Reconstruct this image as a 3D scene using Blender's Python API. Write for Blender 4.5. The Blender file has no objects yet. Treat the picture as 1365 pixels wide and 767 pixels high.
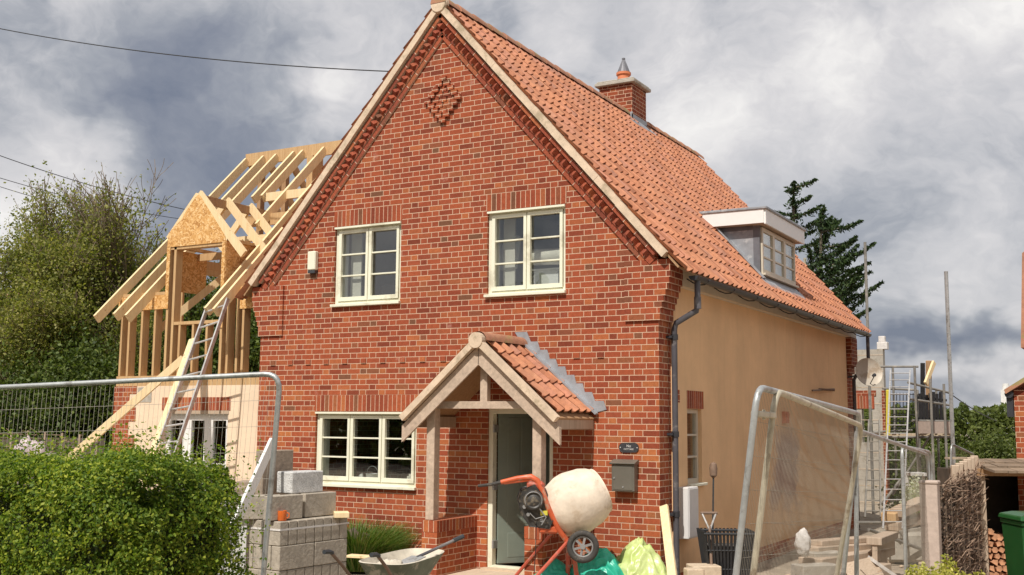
import bpy, bmesh, math, random
import numpy as np
from mathutils import Vector, Matrix, noise, geometry
R = math.radians
random.seed(7); rng = np.random.default_rng(7)
scene = bpy.context.scene
# ---------------------------------------------------------------- camera
CAM = Vector((5.095, -12.59, 1.896)); F = 1467.552
YAW, PITCH, ROLL = R(29.657), R(6.934), R(0.45)
fwd = Vector((-math.sin(YAW)*math.cos(PITCH), math.cos(YAW)*math.cos(PITCH), math.sin(PITCH)))
rt0 = Vector((math.cos(YAW), math.sin(YAW), 0)); up0 = rt0.cross(fwd)
rt = rt0*math.cos(ROLL)+up0*math.sin(ROLL); up = rt.cross(fwd)
cd = bpy.data.cameras.new('camera'); cam = bpy.data.objects.new('camera', cd)
scene.collection.objects.link(cam); scene.camera = cam
cd.sensor_width = 36; cd.lens = 36*F/1365; cd.clip_end = 6000; cd.clip_start = 0.05
cam.matrix_world = Matrix(((rt.x, up.x, -fwd.x, CAM.x), (rt.y, up.y, -fwd.y, CAM.y), (rt.z, up.z, -fwd.z, CAM.z), (0, 0, 0, 1)))
def ray(px, py): return fwd + rt*((px-682.5)/F) + up*((383.5-py)/F)
def at(px, py, d): return CAM + ray(px, py)*d           # point at a given distance along the view axis
def on(ax, c, px, py):                                   # point on the plane axis = c
    i = 'xyz'.index(ax); d = ray(px, py); return CAM + d*((c-CAM[i])/d[i])
# ---------------------------------------------------------------- exposure / sun / sky
vs = scene.view_settings
vs.view_transform = 'Standard'; vs.look = 'None'; vs.gamma = 1; vs.use_curve_mapping = False; vs.exposure = -0.14
SUN_EL, SUN_AZ = R(52), R(3)     # azimuth measured from the facade normal (-y) towards +x
sd = Vector((math.sin(SUN_AZ)*math.cos(SUN_EL), -math.cos(SUN_AZ)*math.cos(SUN_EL), math.sin(SUN_EL)))
sl = bpy.data.lights.new('sun', 'SUN'); sl.energy = 4.9; sl.angle = R(0.6); sl.color = (1, .955, .88)
so = bpy.data.objects.new('sun', sl); scene.collection.objects.link(so)
so.rotation_euler = sd.to_track_quat('Z', 'Y').to_euler()
# ---------------------------------------------------------------- node helpers
class NT:
    def __init__(s, tree): s.t = tree; s.n = tree.nodes; s.l = tree.links
    def node(s, typ, **kw):
        n = s.n.new(typ)
        for k, v in kw.items(): setattr(n, k, v)
        return n
    def put(s, sock, v):
        if isinstance(v, bpy.types.NodeSocket): s.l.new(v, sock)
        elif v is not None:
            if hasattr(sock.default_value, '__len__') and hasattr(v, '__len__') and len(sock.default_value) == 4 and len(v) == 3: v = (*v, 1)
            sock.default_value = v
    def m(s, op, a, b=None, c=None, clamp=False):
        n = s.node('ShaderNodeMath', operation=op, use_clamp=clamp); s.put(n.inputs[0], a); s.put(n.inputs[1], b)
        if c is not None: s.put(n.inputs[2], c)
        return n.outputs[0]
    def vm(s, op, a, b=None, out=0, scale=None):
        n = s.node('ShaderNodeVectorMath', operation=op); s.put(n.inputs[0], a)
        if b is not None: s.put(n.inputs[1], b)
        if scale is not None: s.put(n.inputs['Scale'], scale)
        return n.outputs[out]
    def mix(s, f, a, b, blend='MIX'):
        n = s.node('ShaderNodeMix', data_type='RGBA', blend_type=blend); n.clamp_factor = True
        s.put(n.inputs[0], f); s.put(n.inputs[6], a); s.put(n.inputs[7], b); return n.outputs[2]
    def noise(s, vec, scale, detail=4, rough=.55, dist=0, out=0):
        n = s.node('ShaderNodeTexNoise'); s.put(n.inputs['Vector'], vec); n.inputs['Scale'].default_value = scale
        n.inputs['Detail'].default_value = detail; n.inputs['Roughness'].default_value = rough; n.inputs['Distortion'].default_value = dist
        return n.outputs[out]
    def ramp(s, v, stops, interp='LINEAR'):
        n = s.node('ShaderNodeValToRGB'); s.put(n.inputs[0], v); cr = n.color_ramp; cr.interpolation = interp
        while len(cr.elements) < len(stops): cr.elements.new(.5)
        for e, (p, c) in zip(cr.elements, stops): e.position = p; e.color = (*c, 1) if len(c) == 3 else c
        return n.outputs[0]
    def mr(s, v, a, b, c=0, d=1, smooth=True):
        n = s.node('ShaderNodeMapRange', interpolation_type='SMOOTHSTEP' if smooth else 'LINEAR'); s.put(n.inputs[0], v)
        for i, x in enumerate((a, b, c, d)): s.put(n.inputs[i+1], x)
        return n.outputs[0]
    def comb(s, x, y, z):
        n = s.node('ShaderNodeCombineXYZ'); s.put(n.inputs[0], x); s.put(n.inputs[1], y); s.put(n.inputs[2], z); return n.outputs[0]
    def sep(s, v):
        n = s.node('ShaderNodeSeparateXYZ'); s.put(n.inputs[0], v); return n.outputs
# ---------------------------------------------------------------- world
wd = bpy.data.worlds.new('World'); scene.world = wd; wd.use_nodes = True
W = NT(wd.node_tree); W.n.clear()
tc = W.node('ShaderNodeTexCoord').outputs['Generated']
sky = W.node('ShaderNodeTexSky', sky_type='NISHITA'); sky.sun_disc = False
sky.sun_elevation = SUN_EL; sky.sun_rotation = math.atan2(sd.x, sd.y); sky.altitude = 50; sky.air_density = 1.2; sky.dust_density = 2
dx, dy, dz = W.sep(tc)
flat = W.comb(dx, dy, W.m('MULTIPLY', dz, 1.45))
n0 = W.noise(flat, 2.2, 3, .5)
wq = W.vm('ADD', flat, W.vm('SCALE', W.vm('SUBTRACT', W.noise(flat, 3.1, 5, .6, 0, 1), (.5, .5, .5)), scale=.35))
n1 = W.noise(wq, 4.4, 11, .60, .1); n2 = W.noise(wq, 15, 8, .62, .1)
def billow(v, sc):      # rounded cloud heads with creases between them
    return W.m('SUBTRACT', 1, W.m('MULTIPLY', W.m('ABSOLUTE', W.m('SUBTRACT', W.noise(v, sc, 5, .5), .5)), 4.2))
b1 = billow(wq, 3.4); b2 = billow(wq, 8.5)
val = W.m('ADD', W.m('ADD', W.m('MULTIPLY', n0, .34), W.m('MULTIPLY', n1, .50)), W.m('MULTIPLY', n2, .16))
val = W.m('ADD', W.m('MULTIPLY', W.m('SUBTRACT', val, .5), 1.6), .59)
val = W.m('SUBTRACT', val, W.m('ADD', W.m('MULTIPLY', W.m('SUBTRACT', b1, .45), .10), W.m('MULTIPLY', W.m('SUBTRACT', b2, .45), .05)))
blobs = [(250, 150, .20, -.20), (330, 340, .18, -.13), (60, 60, .14, -.05), (80, 125, .08, .10), (10, 215, .13, .20), (110, 225, .07, .14), (20, 320, .10, .12),
         (900, 190, .09, .15), (730, 30, .06, .14), (1000, 130, .12, .06), (1240, 40, .12, .15), (1100, 90, .11, .10), (1330, 150, .09, .05), (1130, 265, .11, -.07), (860, 80, .10, -.05), (1290, 320, .10, .04), (1340, 20, .08, .1),
         (1250, 444, .04, -.26), (1345, 440, .04, -.24), (1190, 448, .035, -.16), (1230, 492, .04, .18), (1320, 500, .045, .20), (1220, 530, .04, .05), (1300, 395, .06, .02), (440, 105, .045, .16), (420, 150, .06, .05), (520, 280, .09, -.08)]
wob = W.noise(flat, 9, 4, .6, 0, 1)
tcw = W.vm('ADD', tc, W.vm('SCALE', W.vm('SUBTRACT', wob, (.5, .5, .5)), scale=.10))
for px, py, rad, amp in blobs:
    d = ray(px, py).normalized()
    dv = W.vm('SUBTRACT', tcw, tuple(d))
    if rad < .06: dv = W.vm('MULTIPLY', dv, (.7, .7, 2.0))
    dist = W.vm('LENGTH', dv, out=1)
    val = W.m('ADD', val, W.mr(dist, 0.0, rad, amp, 0))
cloud = W.ramp(val, [(.18, (2.2, 2.5, 3.3)), (.31, (3.1, 3.35, 4.05)), (.43, (4.5, 4.7, 5.2)), (.54, (6.6, 6.6, 6.9)), (.66, (8.4, 8.2, 8.3)), (.80, (11.0, 10.7, 10.4))])
fin = W.mix(.93, sky.outputs[0], cloud)
bg = W.node('ShaderNodeBackground'); W.put(bg.inputs[0], fin); bg.inputs[1].default_value = .097
wo = W.node('ShaderNodeOutputWorld'); W.l.new(bg.outputs[0], wo.inputs[0])
# ---------------------------------------------------------------- materials
M = {}
def newmat(name):
    m = bpy.data.materials.new(name); m.use_nodes = True; N = NT(m.node_tree); b = N.n['Principled BSDF']; M[name] = m
    return N, b
def pos(N): return N.node('ShaderNodeNewGeometry').outputs['Position']
def obj(N): return N.node('ShaderNodeTexCoord').outputs['Object']
def rand(N): return N.node('ShaderNodeNewGeometry').outputs['Random Per Island']
def bump(N, b, h, strength=.5, dist=.01):
    n = N.node('ShaderNodeBump'); n.inputs['Strength'].default_value = strength; n.inputs['Distance'].default_value = dist
    N.put(n.inputs['Height'], h); N.l.new(n.outputs[0], b.inputs['Normal'])
def simple(name, col, rough=.6, metal=0, var=.25, scale=12, bmp=0, bd=.01, dirt=None, coat=0, isl=0, spec=.5):
    N, b = newmat(name); v = obj(N)
    nz = N.noise(v, scale, 6, .6); nl = N.noise(v, scale*.13, 3, .6)
    f = N.m('ADD', N.m('MULTIPLY', nz, .6), N.m('MULTIPLY', nl, .4))
    lo = tuple(c*(1-var) for c in col); hi = tuple(min(1, c*(1+var)) for c in col)
    c = N.ramp(f, [(.32, lo), (.68, hi)])
    if isl: 
        r = rand(N); c = N.mix(1, c, N.ramp(r, [(0, (1-isl,)*3), (1, (1+isl*.6,)*3)]), 'MULTIPLY')
    if dirt:
        dn = N.noise(v, dirt[3] if len(dirt) > 3 else 5, 7, .68)
        c = N.mix(N.mr(dn, .52, .66), c, dirt[:3])
    N.put(b.inputs['Base Color'], c); b.inputs['Roughness'].default_value = rough; b.inputs['Metallic'].default_value = metal
    b.inputs['Specular IOR Level'].default_value = spec
    if coat: b.inputs['Coat Weight'].default_value = coat
    if bmp: bump(N, b, nz, bmp, bd)
    return M[name]
BRICKS = [(0, (.18, .040, .020)), (.14, (.25, .053, .025)), (.36, (.30, .066, .029)), (.6, (.345, .080, .033)), (.78, (.25, .057, .029)), (.90, (.40, .115, .042)), (.965, (.22, .066, .034)), (1, (.16, .068, .036))]
MORTAR = (.60, .40, .275)
def brick(name, mode='flemish', tone=1.0):
    N, b = newmat(name); g = N.node('ShaderNodeNewGeometry'); P = g.outputs['Position']; Nn = g.outputs['True Normal']
    x, y, z = N.sep(P); nx, ny, nz_ = N.sep(Nn)
    fx = N.m('GREATER_THAN', N.m('ABSOLUTE', nx), .7); fz = N.m('GREATER_THAN', N.m('ABSOLUTE', nz_), .7)
    u = N.m('ADD', N.m('MULTIPLY', x, N.m('SUBTRACT', 1, fx)), N.m('MULTIPLY', y, fx))
    v = N.m('ADD', N.m('MULTIPLY', z, N.m('SUBTRACT', 1, fz)), N.m('MULTIPLY', y, fz))
    if mode == 'soldier': u, v = v, u
    wn = N.noise(P, 30, 2, .5, 0, 1); wx, wy, wz = N.sep(wn)
    u = N.m('ADD', u, N.m('MULTIPLY', N.m('SUBTRACT', wx, .5), .006)); v = N.m('ADD', v, N.m('MULTIPLY', N.m('SUBTRACT', wz, .5), .005))
    vr = N.m('DIVIDE', v, .075); row = N.m('FLOOR', vr); fv = N.m('SUBTRACT', vr, row)
    if mode == 'flemish':
        rw = N.node('ShaderNodeTexWhiteNoise', noise_dimensions='1D'); N.put(rw.inputs['W'], row)
        par = N.m('MULTIPLY', N.m('FLOORED_MODULO', row, 2), .5)
        uu = N.m('ADD', N.m('ADD', N.m('DIVIDE', u, .3375), par), N.m('MULTIPLY', N.m('SUBTRACT', rw.outputs[0], .5), .07))
        uu = N.m('ADD', uu, .16)
        k = N.m('FLOOR', uu); f = N.m('SUBTRACT', uu, k)
        du = N.m('MULTIPLY', N.m('MINIMUM', N.m('MINIMUM', f, N.m('SUBTRACT', 1, f)), N.m('ABSOLUTE', N.m('SUBTRACT', f, .6667))), .3375)
        bid = N.m('ADD', N.m('MULTIPLY', k, 2), N.m('GREATER_THAN', f, .6667))
        dv = N.m('MULTIPLY', N.m('MINIMUM', fv, N.m('SUBTRACT', 1, fv)), .075)
        d = N.m('MINIMUM', du, dv)
    else:
        bid = N.m('MULTIPLY', row, 1.0); d = N.m('MULTIPLY', N.m('MINIMUM', fv, N.m('SUBTRACT', 1, fv)), .075)
        row = 3.0
    wnn = N.node('ShaderNodeTexWhiteNoise', noise_dimensions='2D'); N.put(wnn.inputs['Vector'], N.comb(bid, row, 0)); r = wnn.outputs[0]
    col = N.ramp(r, BRICKS)
    warm = N.m('MULTIPLY', N.mr(N.m('ADD', z, N.m('MULTIPLY', N.noise(P, .55, 4, .6), 3.2)), 2.6, 5.2, 1, 0), .8)      # blends to a more orange, mixed colour range lower down
    col = N.mix(warm, col, N.ramp(r, [(0, (.23, .050, .025)), (.3, (.345, .078, .034)), (.6, (.41, .110, .042)), (.8, (.31, .072, .033)), (.93, (.50, .17, .056)), (1, (.23, .085, .044))]))
    mott = N.m('ADD', N.m('MULTIPLY', N.noise(P, 22, 5, .7), .6), N.m('MULTIPLY', N.noise(P, 90, 3, .6), .4)); col = N.mix(.55, col, N.mix(1, col, N.ramp(mott, [(.3, (.5, .48, .46)), (.7, (1.6, 1.65, 1.65))]), 'MULTIPLY'))
    big = N.noise(P, 1.1, 5, .6); col = N.mix(.5, col, N.mix(1, col, N.ramp(big, [(.3, (.8, .78, .8)), (.7, (1.15, 1.2, 1.2))]), 'MULTIPLY'))
    if tone != 1: col = N.mix(1, col, (tone, tone, tone), 'MULTIPLY')
    efl = N.mr(N.noise(P, 2.7, 8, .75), .60, .72); col = N.mix(N.m('MULTIPLY', efl, .38), col, (.60, .36, .30))
    soot = N.mr(N.noise(N.comb(x, N.m('MULTIPLY', y, 1), N.m('MULTIPLY', z, .35)), 1.7, 6, .65), .55, .75, 0, .22); col = N.mix(soot, col, (.16, .06, .04))
    mj = N.noise(P, 60, 3, .5); d2 = N.m('ADD', d, N.m('MULTIPLY', N.m('SUBTRACT', mj, .5), .004))
    mort = N.mr(d2, .0034, .0060, 1, 0)
    mc = N.mix(N.noise(P, 6, 4, .6), tuple(c*.82 for c in MORTAR), tuple(min(1, c*1.18) for c in MORTAR))
    c = N.mix(mort, col, mc)
    N.put(b.inputs['Base Color'], c); b.inputs['Roughness'].default_value = .88; b.inputs['Specular IOR Level'].default_value = .25
    bump(N, b, N.m('ADD', N.m('MULTIPLY', mort, -1), N.m('MULTIPLY', mott, .35)), .55, .005)
brick('brick'); brick('brick_soldier', 'soldier'); brick('brick_far', 'flemish', .8)
def unit_brick():
    N, b = newmat('brick_unit'); r = rand(N); c = N.ramp(r, BRICKS); nz = N.noise(obj(N), 40, 5, .6)
    c = N.mix(1, c, N.ramp(nz, [(.3, (.7, .7, .7)), (.7, (1.3, 1.3, 1.3))]), 'MULTIPLY')
    N.put(b.inputs['Base Color'], c); b.inputs['Roughness'].default_value = .9; bump(N, b, nz, .4, .004)
unit_brick()
simple('mortar', (.62, .44, .32), .9, var=.2, scale=8, bmp=.3)
simple('verge_mortar', (.66, .51, .37), .9, var=.22, scale=9, bmp=.4, dirt=(.42, .33, .22, 4))
def tile():
    N, b = newmat('pantile'); r = rand(N); o = obj(N)
    c = N.ramp(r, [(0, (.34, .13, .066)), (.2, (.44, .175, .088)), (.6, (.50, .212, .108)), (.85, (.47, .20, .12)), (1, (.35, .16, .10))])
    nz = N.noise(o, 14, 6, .65); c = N.mix(1, c, N.ramp(nz, [(.3, (.74, .74, .76)), (.7, (1.2, 1.2, 1.2))]), 'MULTIPLY')
    big = N.noise(o, .9, 6, .7); c = N.mix(N.mr(big, .48, .72, 0, .55), c, (.30, .145, .09)); bl = N.noise(o, 3.1, 5, .7); c = N.mix(N.mr(bl, .58, .70, 0, .4), c, (.58, .30, .18))
    lich = N.mr(N.noise(o, 22, 3, .7), .68, .74, 0, .5); c = N.mix(lich, c, (.5, .43, .33))
    N.put(b.inputs['Base Color'], c); b.inputs['Roughness'].default_value = .8; bump(N, b, nz, .3, .006)
tile()
simple('ridge_tile', (.42, .20, .12), .9, var=.3, scale=10, bmp=.4, dirt=(.30, .25, .10, 4), isl=.15)
simple('cream_paint', (.80, .78, .62), .38, var=.05, scale=5, dirt=(.62, .58, .44, 2.2))
simple('white_paint', (.82, .80, .77), .45, var=.05, scale=4)
simple('frame_beige', (.62, .54, .42), .5, var=.1, scale=6)
simple('oak', (.50, .38, .285), .8, var=.28, scale=20, bmp=.3)
def wood(name, c1, c2, knots=True, rough=.75, scale=(30, 30, 2.2)):
    N, b = newmat(name); o = obj(N); r = rand(N)
    g = N.node('ShaderNodeMapping'); N.put(g.inputs[0], o); g.inputs['Scale'].default_value = scale
    n = N.noise(N.vm('ADD', g.outputs[0], N.comb(N.m('MULTIPLY', r, 40), 0, 0)), 1.0, 5, .6, 1.1)
    c = N.ramp(n, [(.28, c1), (.5, tuple((a+b_)/2 for a, b_ in zip(c1, c2))), (.72, c2)])
    c = N.mix(1, c, N.ramp(r, [(0, (.86, .84, .8)), (1, (1.08, 1.08, 1.1))]), 'MULTIPLY')
    if knots: c = N.mix(N.mr(N.noise(o, 7, 2, .5), .7, .76, 0, .6), c, (.28, .13, .05))
    N.put(b.inputs['Base Color'], c); b.inputs['Roughness'].default_value = rough; bump(N, b, n, .25, .003)
wood('timber_new', (.72, .52, .27), (.86, .70, .43)); wood('timber_stud', (.46, .27, .12), (.62, .42, .21))
wood('timber_dark', (.30, .17, .08), (.45, .28, .15)); wood('timber_old', (.36, .27, .19), (.55, .43, .32))
wood('timber_scaf', (.42, .32, .22), (.60, .50, .36), False)
def osb():
    N, b = newmat('osb'); o = obj(N); vo = N.node('ShaderNodeTexVoronoi'); vo.inputs['Scale'].default_value = 26
    mp = N.node('ShaderNodeMapping'); N.put(mp.inputs[0], N.vm('ADD', o, N.vm('SCALE', N.noise(o, 9, 2, .5, 0, 1), scale=.25))); mp.inputs['Scale'].default_value = (1, 1, 1.7)
    N.put(vo.inputs['Vector'], mp.outputs[0]); x, y, z = N.sep(vo.outputs['Color'])
    c = N.ramp(x, [(0, (.42, .19, .05)), (.35, (.60, .31, .09)), (.7, (.74, .44, .17)), (1, (.82, .56, .28))])
    N.put(b.inputs['Base Color'], c); b.inputs['Roughness'].default_value = .7; bump(N, b, x, .25, .004)
osb()
def render_wall(name, c, patch=False):
    N, b = newmat(name); P = pos(N)
    a = N.noise(P, 1.2, 5, .6); f = N.noise(P, 60, 4, .6)
    col = N.ramp(N.m('ADD', N.m('MULTIPLY', a, .8), N.m('MULTIPLY', f, .2)), [(.3, tuple(k*.88 for k in c)), (.7, tuple(k*1.1 for k in c))])
    x, y, z = N.sep(P)
    st = N.m('MULTIPLY', N.mr(N.noise(N.comb(x, N.m('MULTIPLY', y, 3), N.m('MULTIPLY', z, .25)), 3, 5, .6), .5, .7), .14)
    col = N.mix(st, col, tuple(k*.6 for k in c))
    if patch:   # soft-edged greyer patch in the wall colour, with splash stains along the foot
        cy = N.m('ADD', N.m('SUBTRACT', y, 5.35), N.m('MULTIPLY', N.m('SUBTRACT', N.noise(P, 1.4, 6, .7), .5), 2.4))
        cz = N.m('ADD', N.m('SUBTRACT', z, 1.15), N.m('MULTIPLY', N.m('SUBTRACT', N.noise(P, 2.1, 6, .7), .5), 1.1))
        dd = N.m('MAXIMUM', N.m('DIVIDE', N.m('ABSOLUTE', cy), .85), N.m('DIVIDE', N.m('ABSOLUTE', cz), .72))
        col = N.mix(N.mr(dd, .45, 1.15, .7, 0), col, (.34, .25, .25))
        col = N.mix(N.mr(N.m('ADD', z, N.m('MULTIPLY', N.noise(P, 4, 6, .7), .5)), .25, .75, .35, 0), col, (.36, .24, .15))
    N.put(b.inputs['Base Color'], col); b.inputs['Roughness'].default_value = .92; b.inputs['Specular IOR Level'].default_value = .2; tw = N.noise(N.comb(x, N.m('MULTIPLY', y, 1.0), N.m('MULTIPLY', z, 2.4)), 3.2, 5, .6, 1.2); bump(N, b, N.m('ADD', N.m('MULTIPLY', f, .3), tw), .35, .012)
render_wall('side_render', (.82, .535, .30), True); render_wall('cream_render', (.80, .62, .45))
def glass():
    N, b = newmat('glass'); N.n.remove(b); out = N.n['Material Output']
    ge = N.node('ShaderNodeNewGeometry'); cs = N.m('ABSOLUTE', N.vm('DOT_PRODUCT', ge.outputs['True Normal'], ge.outputs['Incoming'], out=1)); fr = N.m('ADD', .05, N.m('MULTIPLY', N.m('POWER', N.m('SUBTRACT', 1, cs), 5), .95))
    gl = N.node('ShaderNodeBsdfGlossy'); gl.inputs['Roughness'].default_value = .01; gl.inputs[0].default_value = (1, 1, 1, 1)
    tr = N.node('ShaderNodeBsdfTransparent'); tr.inputs[0].default_value = (.92, .94, .93, 1)
    wv = N.node('ShaderNodeBump'); wv.inputs['Strength'].default_value = .04; wv.inputs['Distance'].default_value = .02; N.put(wv.inputs['Height'], N.noise(pos(N), 2.5, 2, .5)); N.l.new(wv.outputs[0], gl.inputs['Normal'])
    mx = N.node('ShaderNodeMixShader'); N.l.new(N.m('ADD', fr, .04), mx.inputs[0]); N.l.new(tr.outputs[0], mx.inputs[1]); N.l.new(gl.outputs[0], mx.inputs[2]); N.l.new(mx.outputs[0], out.inputs[0])
glass()
simple('inner_plaster', (.16, .15, .14), .9, var=.1); simple('pale_plaster', (.62, .60, .55), .9, var=.06); simple('inner_floor', (.2, .17, .13), .9)  # inner_plaster is coloured dark so the ground-floor rooms look unlit
simple('lead', (.30, .31, .33), .5, .35, var=.25, scale=8, dirt=(.5, .5, .5, 6)); simple('lead_dark', (.15, .15, .165), .55, .3, var=.25, scale=8); simple('lead_bright', (.34, .35, .37), .5, .2, var=.25, scale=10)
simple('dark_metal', (.05, .052, .058), .35, 0, var=.2); simple('gutter_black', (.035, .035, .04), .4, 0, var=.3, scale=5)
simple('pipe_grey', (.085, .08, .09), .45, 0, var=.25, scale=4, dirt=(.22, .2, .19, 3))
simple('galvanised', (.46, .47, .46), .45, .55, var=.2, scale=25, dirt=(.28, .27, .25, 8), bmp=.1)
simple('galv_warm', (.56, .50, .38), .5, .4, var=.22, scale=20, dirt=(.33, .26, .18, 7)); simple('wire', (.48, .44, .37), .6, .3, var=.15)
simple('scaf_steel', (.24, .225, .20), .6, .2, var=.3, scale=9, dirt=(.38, .34, .28, 5)); simple('wire_warm', (.32, .28, .22), .6, .3, var=.15)
simple('aluminium', (.60, .58, .56), .45, .5, var=.18, scale=10, dirt=(.42, .38, .33, 9))
simple('block', (.37, .32, .255), .95, var=.22, scale=30, bmp=.8, bd=.01, isl=.15, dirt=(.46, .40, .32, 14)); simple('block_light', (.56, .55, .53), .95, var=.45, scale=90, bmp=1, bd=.012, isl=.1)
simple('block_brown', (.33, .255, .19), .95, var=.25, scale=25, bmp=.7)
simple('concrete', (.42, .38, .32), .92, var=.2, scale=14, bmp=.4, dirt=(.3, .26, .2, 5)); simple('post_concrete', (.48, .38, .32), .92, var=.15, scale=18, bmp=.4)
simple('stone_slab', (.58, .46, .33), .92, var=.2, scale=12, bmp=.4, dirt=(.44, .32, .22, 5))
simple('ground', (.34, .28, .21), .97, var=.35, scale=3.5, bmp=.9, bd=.05, dirt=(.46, .38, .28, 1.2)); simple('paving', (.60, .47, .34), .95, var=.15, scale=8, bmp=.3, dirt=(.48, .36, .26, 3))
simple('door_green', (.20, .235, .195), .42, var=.12, scale=3, dirt=(.17, .20, .17, 2)); simple('mail_grey', (.17, .155, .125), .45, .2, var=.12, scale=4)
simple('white_plastic', (.70, .68, .66), .45, var=.06, scale=3); simple('black_plastic', (.02, .02, .022), .5, var=.3)
simple('orange_paint', (.62, .115, .04), .42, var=.2, scale=9, dirt=(.46, .30, .20, 6)); simple('red_paint', (.48, .09, .05), .5, var=.25, scale=9, dirt=(.35, .24, .18, 6))
simple('drum', (.76, .64, .51), .88, var=.2, scale=7, bmp=.7, bd=.015, dirt=(.62, .49, .36, 5)); simple('rubber', (.05, .045, .04), .8, var=.3, dirt=(.16, .13, .1, 8))
simple('engine', (.07, .065, .06), .5, .3, var=.5, scale=20, dirt=(.22, .18, .13, 12)); simple('grey_hub', (.28, .27, .26), .6, .2, var=.2)
simple('yellow_sticker', (.75, .65, .08), .5, var=.05); simple('orange_mug', (.72, .16, .03), .3, var=.06); simple('green_barrow', (.15, .17, .12), .6, .1, var=.3, scale=9, dirt=(.42, .38, .30, 7))
simple('barrow_in', (.58, .52, .42), .9, var=.25, scale=9, bmp=.5, dirt=(.4, .36, .28, 5)); simple('grip', (.04, .045, .05), .5); simple('wood_shaft', (.20, .13, .09), .6, var=.3, scale=15)
def plastic(name, c, c2):
    N, b = newmat(name); o = obj(N); n = N.noise(o, 5, 6, .6)
    N.put(b.inputs['Base Color'], N.ramp(n, [(.35, c), (.65, c2)])); b.inputs['Roughness'].default_value = .33
    b.inputs['Subsurface Weight'].default_value = .0; bump(N, b, N.noise(o, 5, 3, .5, 1.8), .35, .03)
plastic('teal_sheet', (.015, .36, .24), (.05, .50, .34)); plastic('lime_sheet', (.42, .52, .14), (.58, .66, .30))
simple('pink_stone', (.52, .42, .44), .9, var=.3, scale=7, bmp=.8, bd=.03); simple('stone_white', (.68, .64, .6), .9, var=.2, scale=16, bmp=.5)
simple('terracotta', (.62, .20, .09), .8, var=.15); simple('bin_green', (.012, .085, .018), .38, var=.2, scale=4); simple('bin_text', (.35, .45, .36), .6)
simple('bark', (.16, .13, .095), .95, var=.35, scale=14, bmp=.8); simple('twig', (.20, .15, .10), .95, var=.4, scale=9); simple('log_end', (.52, .26, .14), .9, var=.35, scale=10, isl=.3, bmp=.3)
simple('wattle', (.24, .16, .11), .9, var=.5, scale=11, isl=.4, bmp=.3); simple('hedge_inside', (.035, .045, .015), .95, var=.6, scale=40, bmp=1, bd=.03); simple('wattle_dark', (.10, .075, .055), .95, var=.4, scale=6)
simple('shed_roof', (.24, .175, .12), .95, var=.3, scale=8, isl=.2); simple('letters', (.72, .70, .66), .6); simple('plaque', (.045, .045, .05), .45)
simple('sack', (.62, .58, .50), .9, var=.15, scale=5, bmp=.4); simple('cloth_purple', (.22, .2, .28), .9, var=.3); simple('dish', (.50, .44, .36), .55, .1, var=.12, scale=4, dirt=(.36, .28, .2, 4))
simple('jean_blue', (.06, .08, .14), .9); simple('far_roof', (.38, .20, .13), .9, var=.25, scale=4); simple('cable', (.02, .02, .022), .6); simple('hut_white', (.7, .68, .64), .8)
def leafmat(name, cols, trans=.35):
    N, b = newmat(name); r = rand(N); P = pos(N)
    c = N.ramp(r, [(i/(len(cols)-1), k) for i, k in enumerate(cols)])
    big = N.noise(P, 1.6, 4, .6); c = N.mix(1, c, N.ramp(big, [(.3, (.72, .78, .7)), (.7, (1.28, 1.2, 1.1))]), 'MULTIPLY')
    N.put(b.inputs['Base Color'], c); b.inputs['Roughness'].default_value = .55; b.inputs['Specular IOR Level'].default_value = .3
    tl = N.node('ShaderNodeBsdfTranslucent'); N.put(tl.inputs[0], N.mix(1, c, (1.3, 1.5, .5), 'MULTIPLY'))
    mx = N.node('ShaderNodeMixShader'); mx.inputs[0].default_value = trans; N.l.new(b.outputs[0], mx.inputs[1]); N.l.new(tl.outputs[0], mx.inputs[2])
    N.l.new(mx.outputs[0], N.n['Material Output'].inputs[0])
leafmat('hedge_leaf', [(.055, .105, .012), (.115, .19, .02), (.21, .28, .03), (.36, .39, .05)], .38)
leafmat('tree_leaf', [(.10, .12, .028), (.17, .19, .045), (.26, .26, .07), (.38, .35, .13)], .42); leafmat('conifer_leaf', [(.012, .028, .010), (.028, .055, .016), (.06, .095, .028)], .15)
leafmat('bush_leaf', [(.055, .075, .018), (.095, .125, .028), (.15, .18, .05)], .3); leafmat('gold_leaf', [(.25, .27, .04), (.42, .40, .08), (.58, .52, .20)], .3)
leafmat('ivy_leaf', [(.04, .065, .015), (.08, .12, .025), (.16, .20, .05)], .3); leafmat('grass_leaf', [(.05, .12, .015), (.09, .18, .03), (.16, .22, .05), (.24, .22, .09)], .25); leafmat('white_flower', [(.4, .45, .35), (.7, .7, .65)], .3)
# ---------------------------------------------------------------- object helpers
def tag(o, label=None, cat=None, group=None, kind=None):
    if label: o['label'] = label
    if cat: o['category'] = cat
    if group: o['group'] = group
    if kind: o['kind'] = kind
    return o
def thing(name, label, cat, loc, group=None):
    o = bpy.data.objects.new(name, None); scene.collection.objects.link(o); o.location = loc; o.empty_display_size = .2
    return tag(o, label, cat, group)
def wloc(p):
    v = Vector((0, 0, 0))
    while p: v += p.location; p = p.parent
    return v
def link(name, me, mat, parent=None):
    if mat: me.materials.append(M[mat] if isinstance(mat, str) else mat)
    o = bpy.data.objects.new(name, me); scene.collection.objects.link(o)
    if parent:
        me.transform(Matrix.Translation(-wloc(parent))); o.parent = parent
    return o
def orig(o, loc):      # move a top-level mesh's origin to its base
    loc = Vector(loc); o.data.transform(Matrix.Translation(-loc)); o.location = loc; return o
def frame(d, upv=Vector((0, 0, 1))):
    d = d.normalized(); 
    if abs(d.dot(upv)) > .98: upv = Vector((0, 1, 0))
    s = d.cross(upv).normalized(); return s, s.cross(d).normalized()
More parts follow.
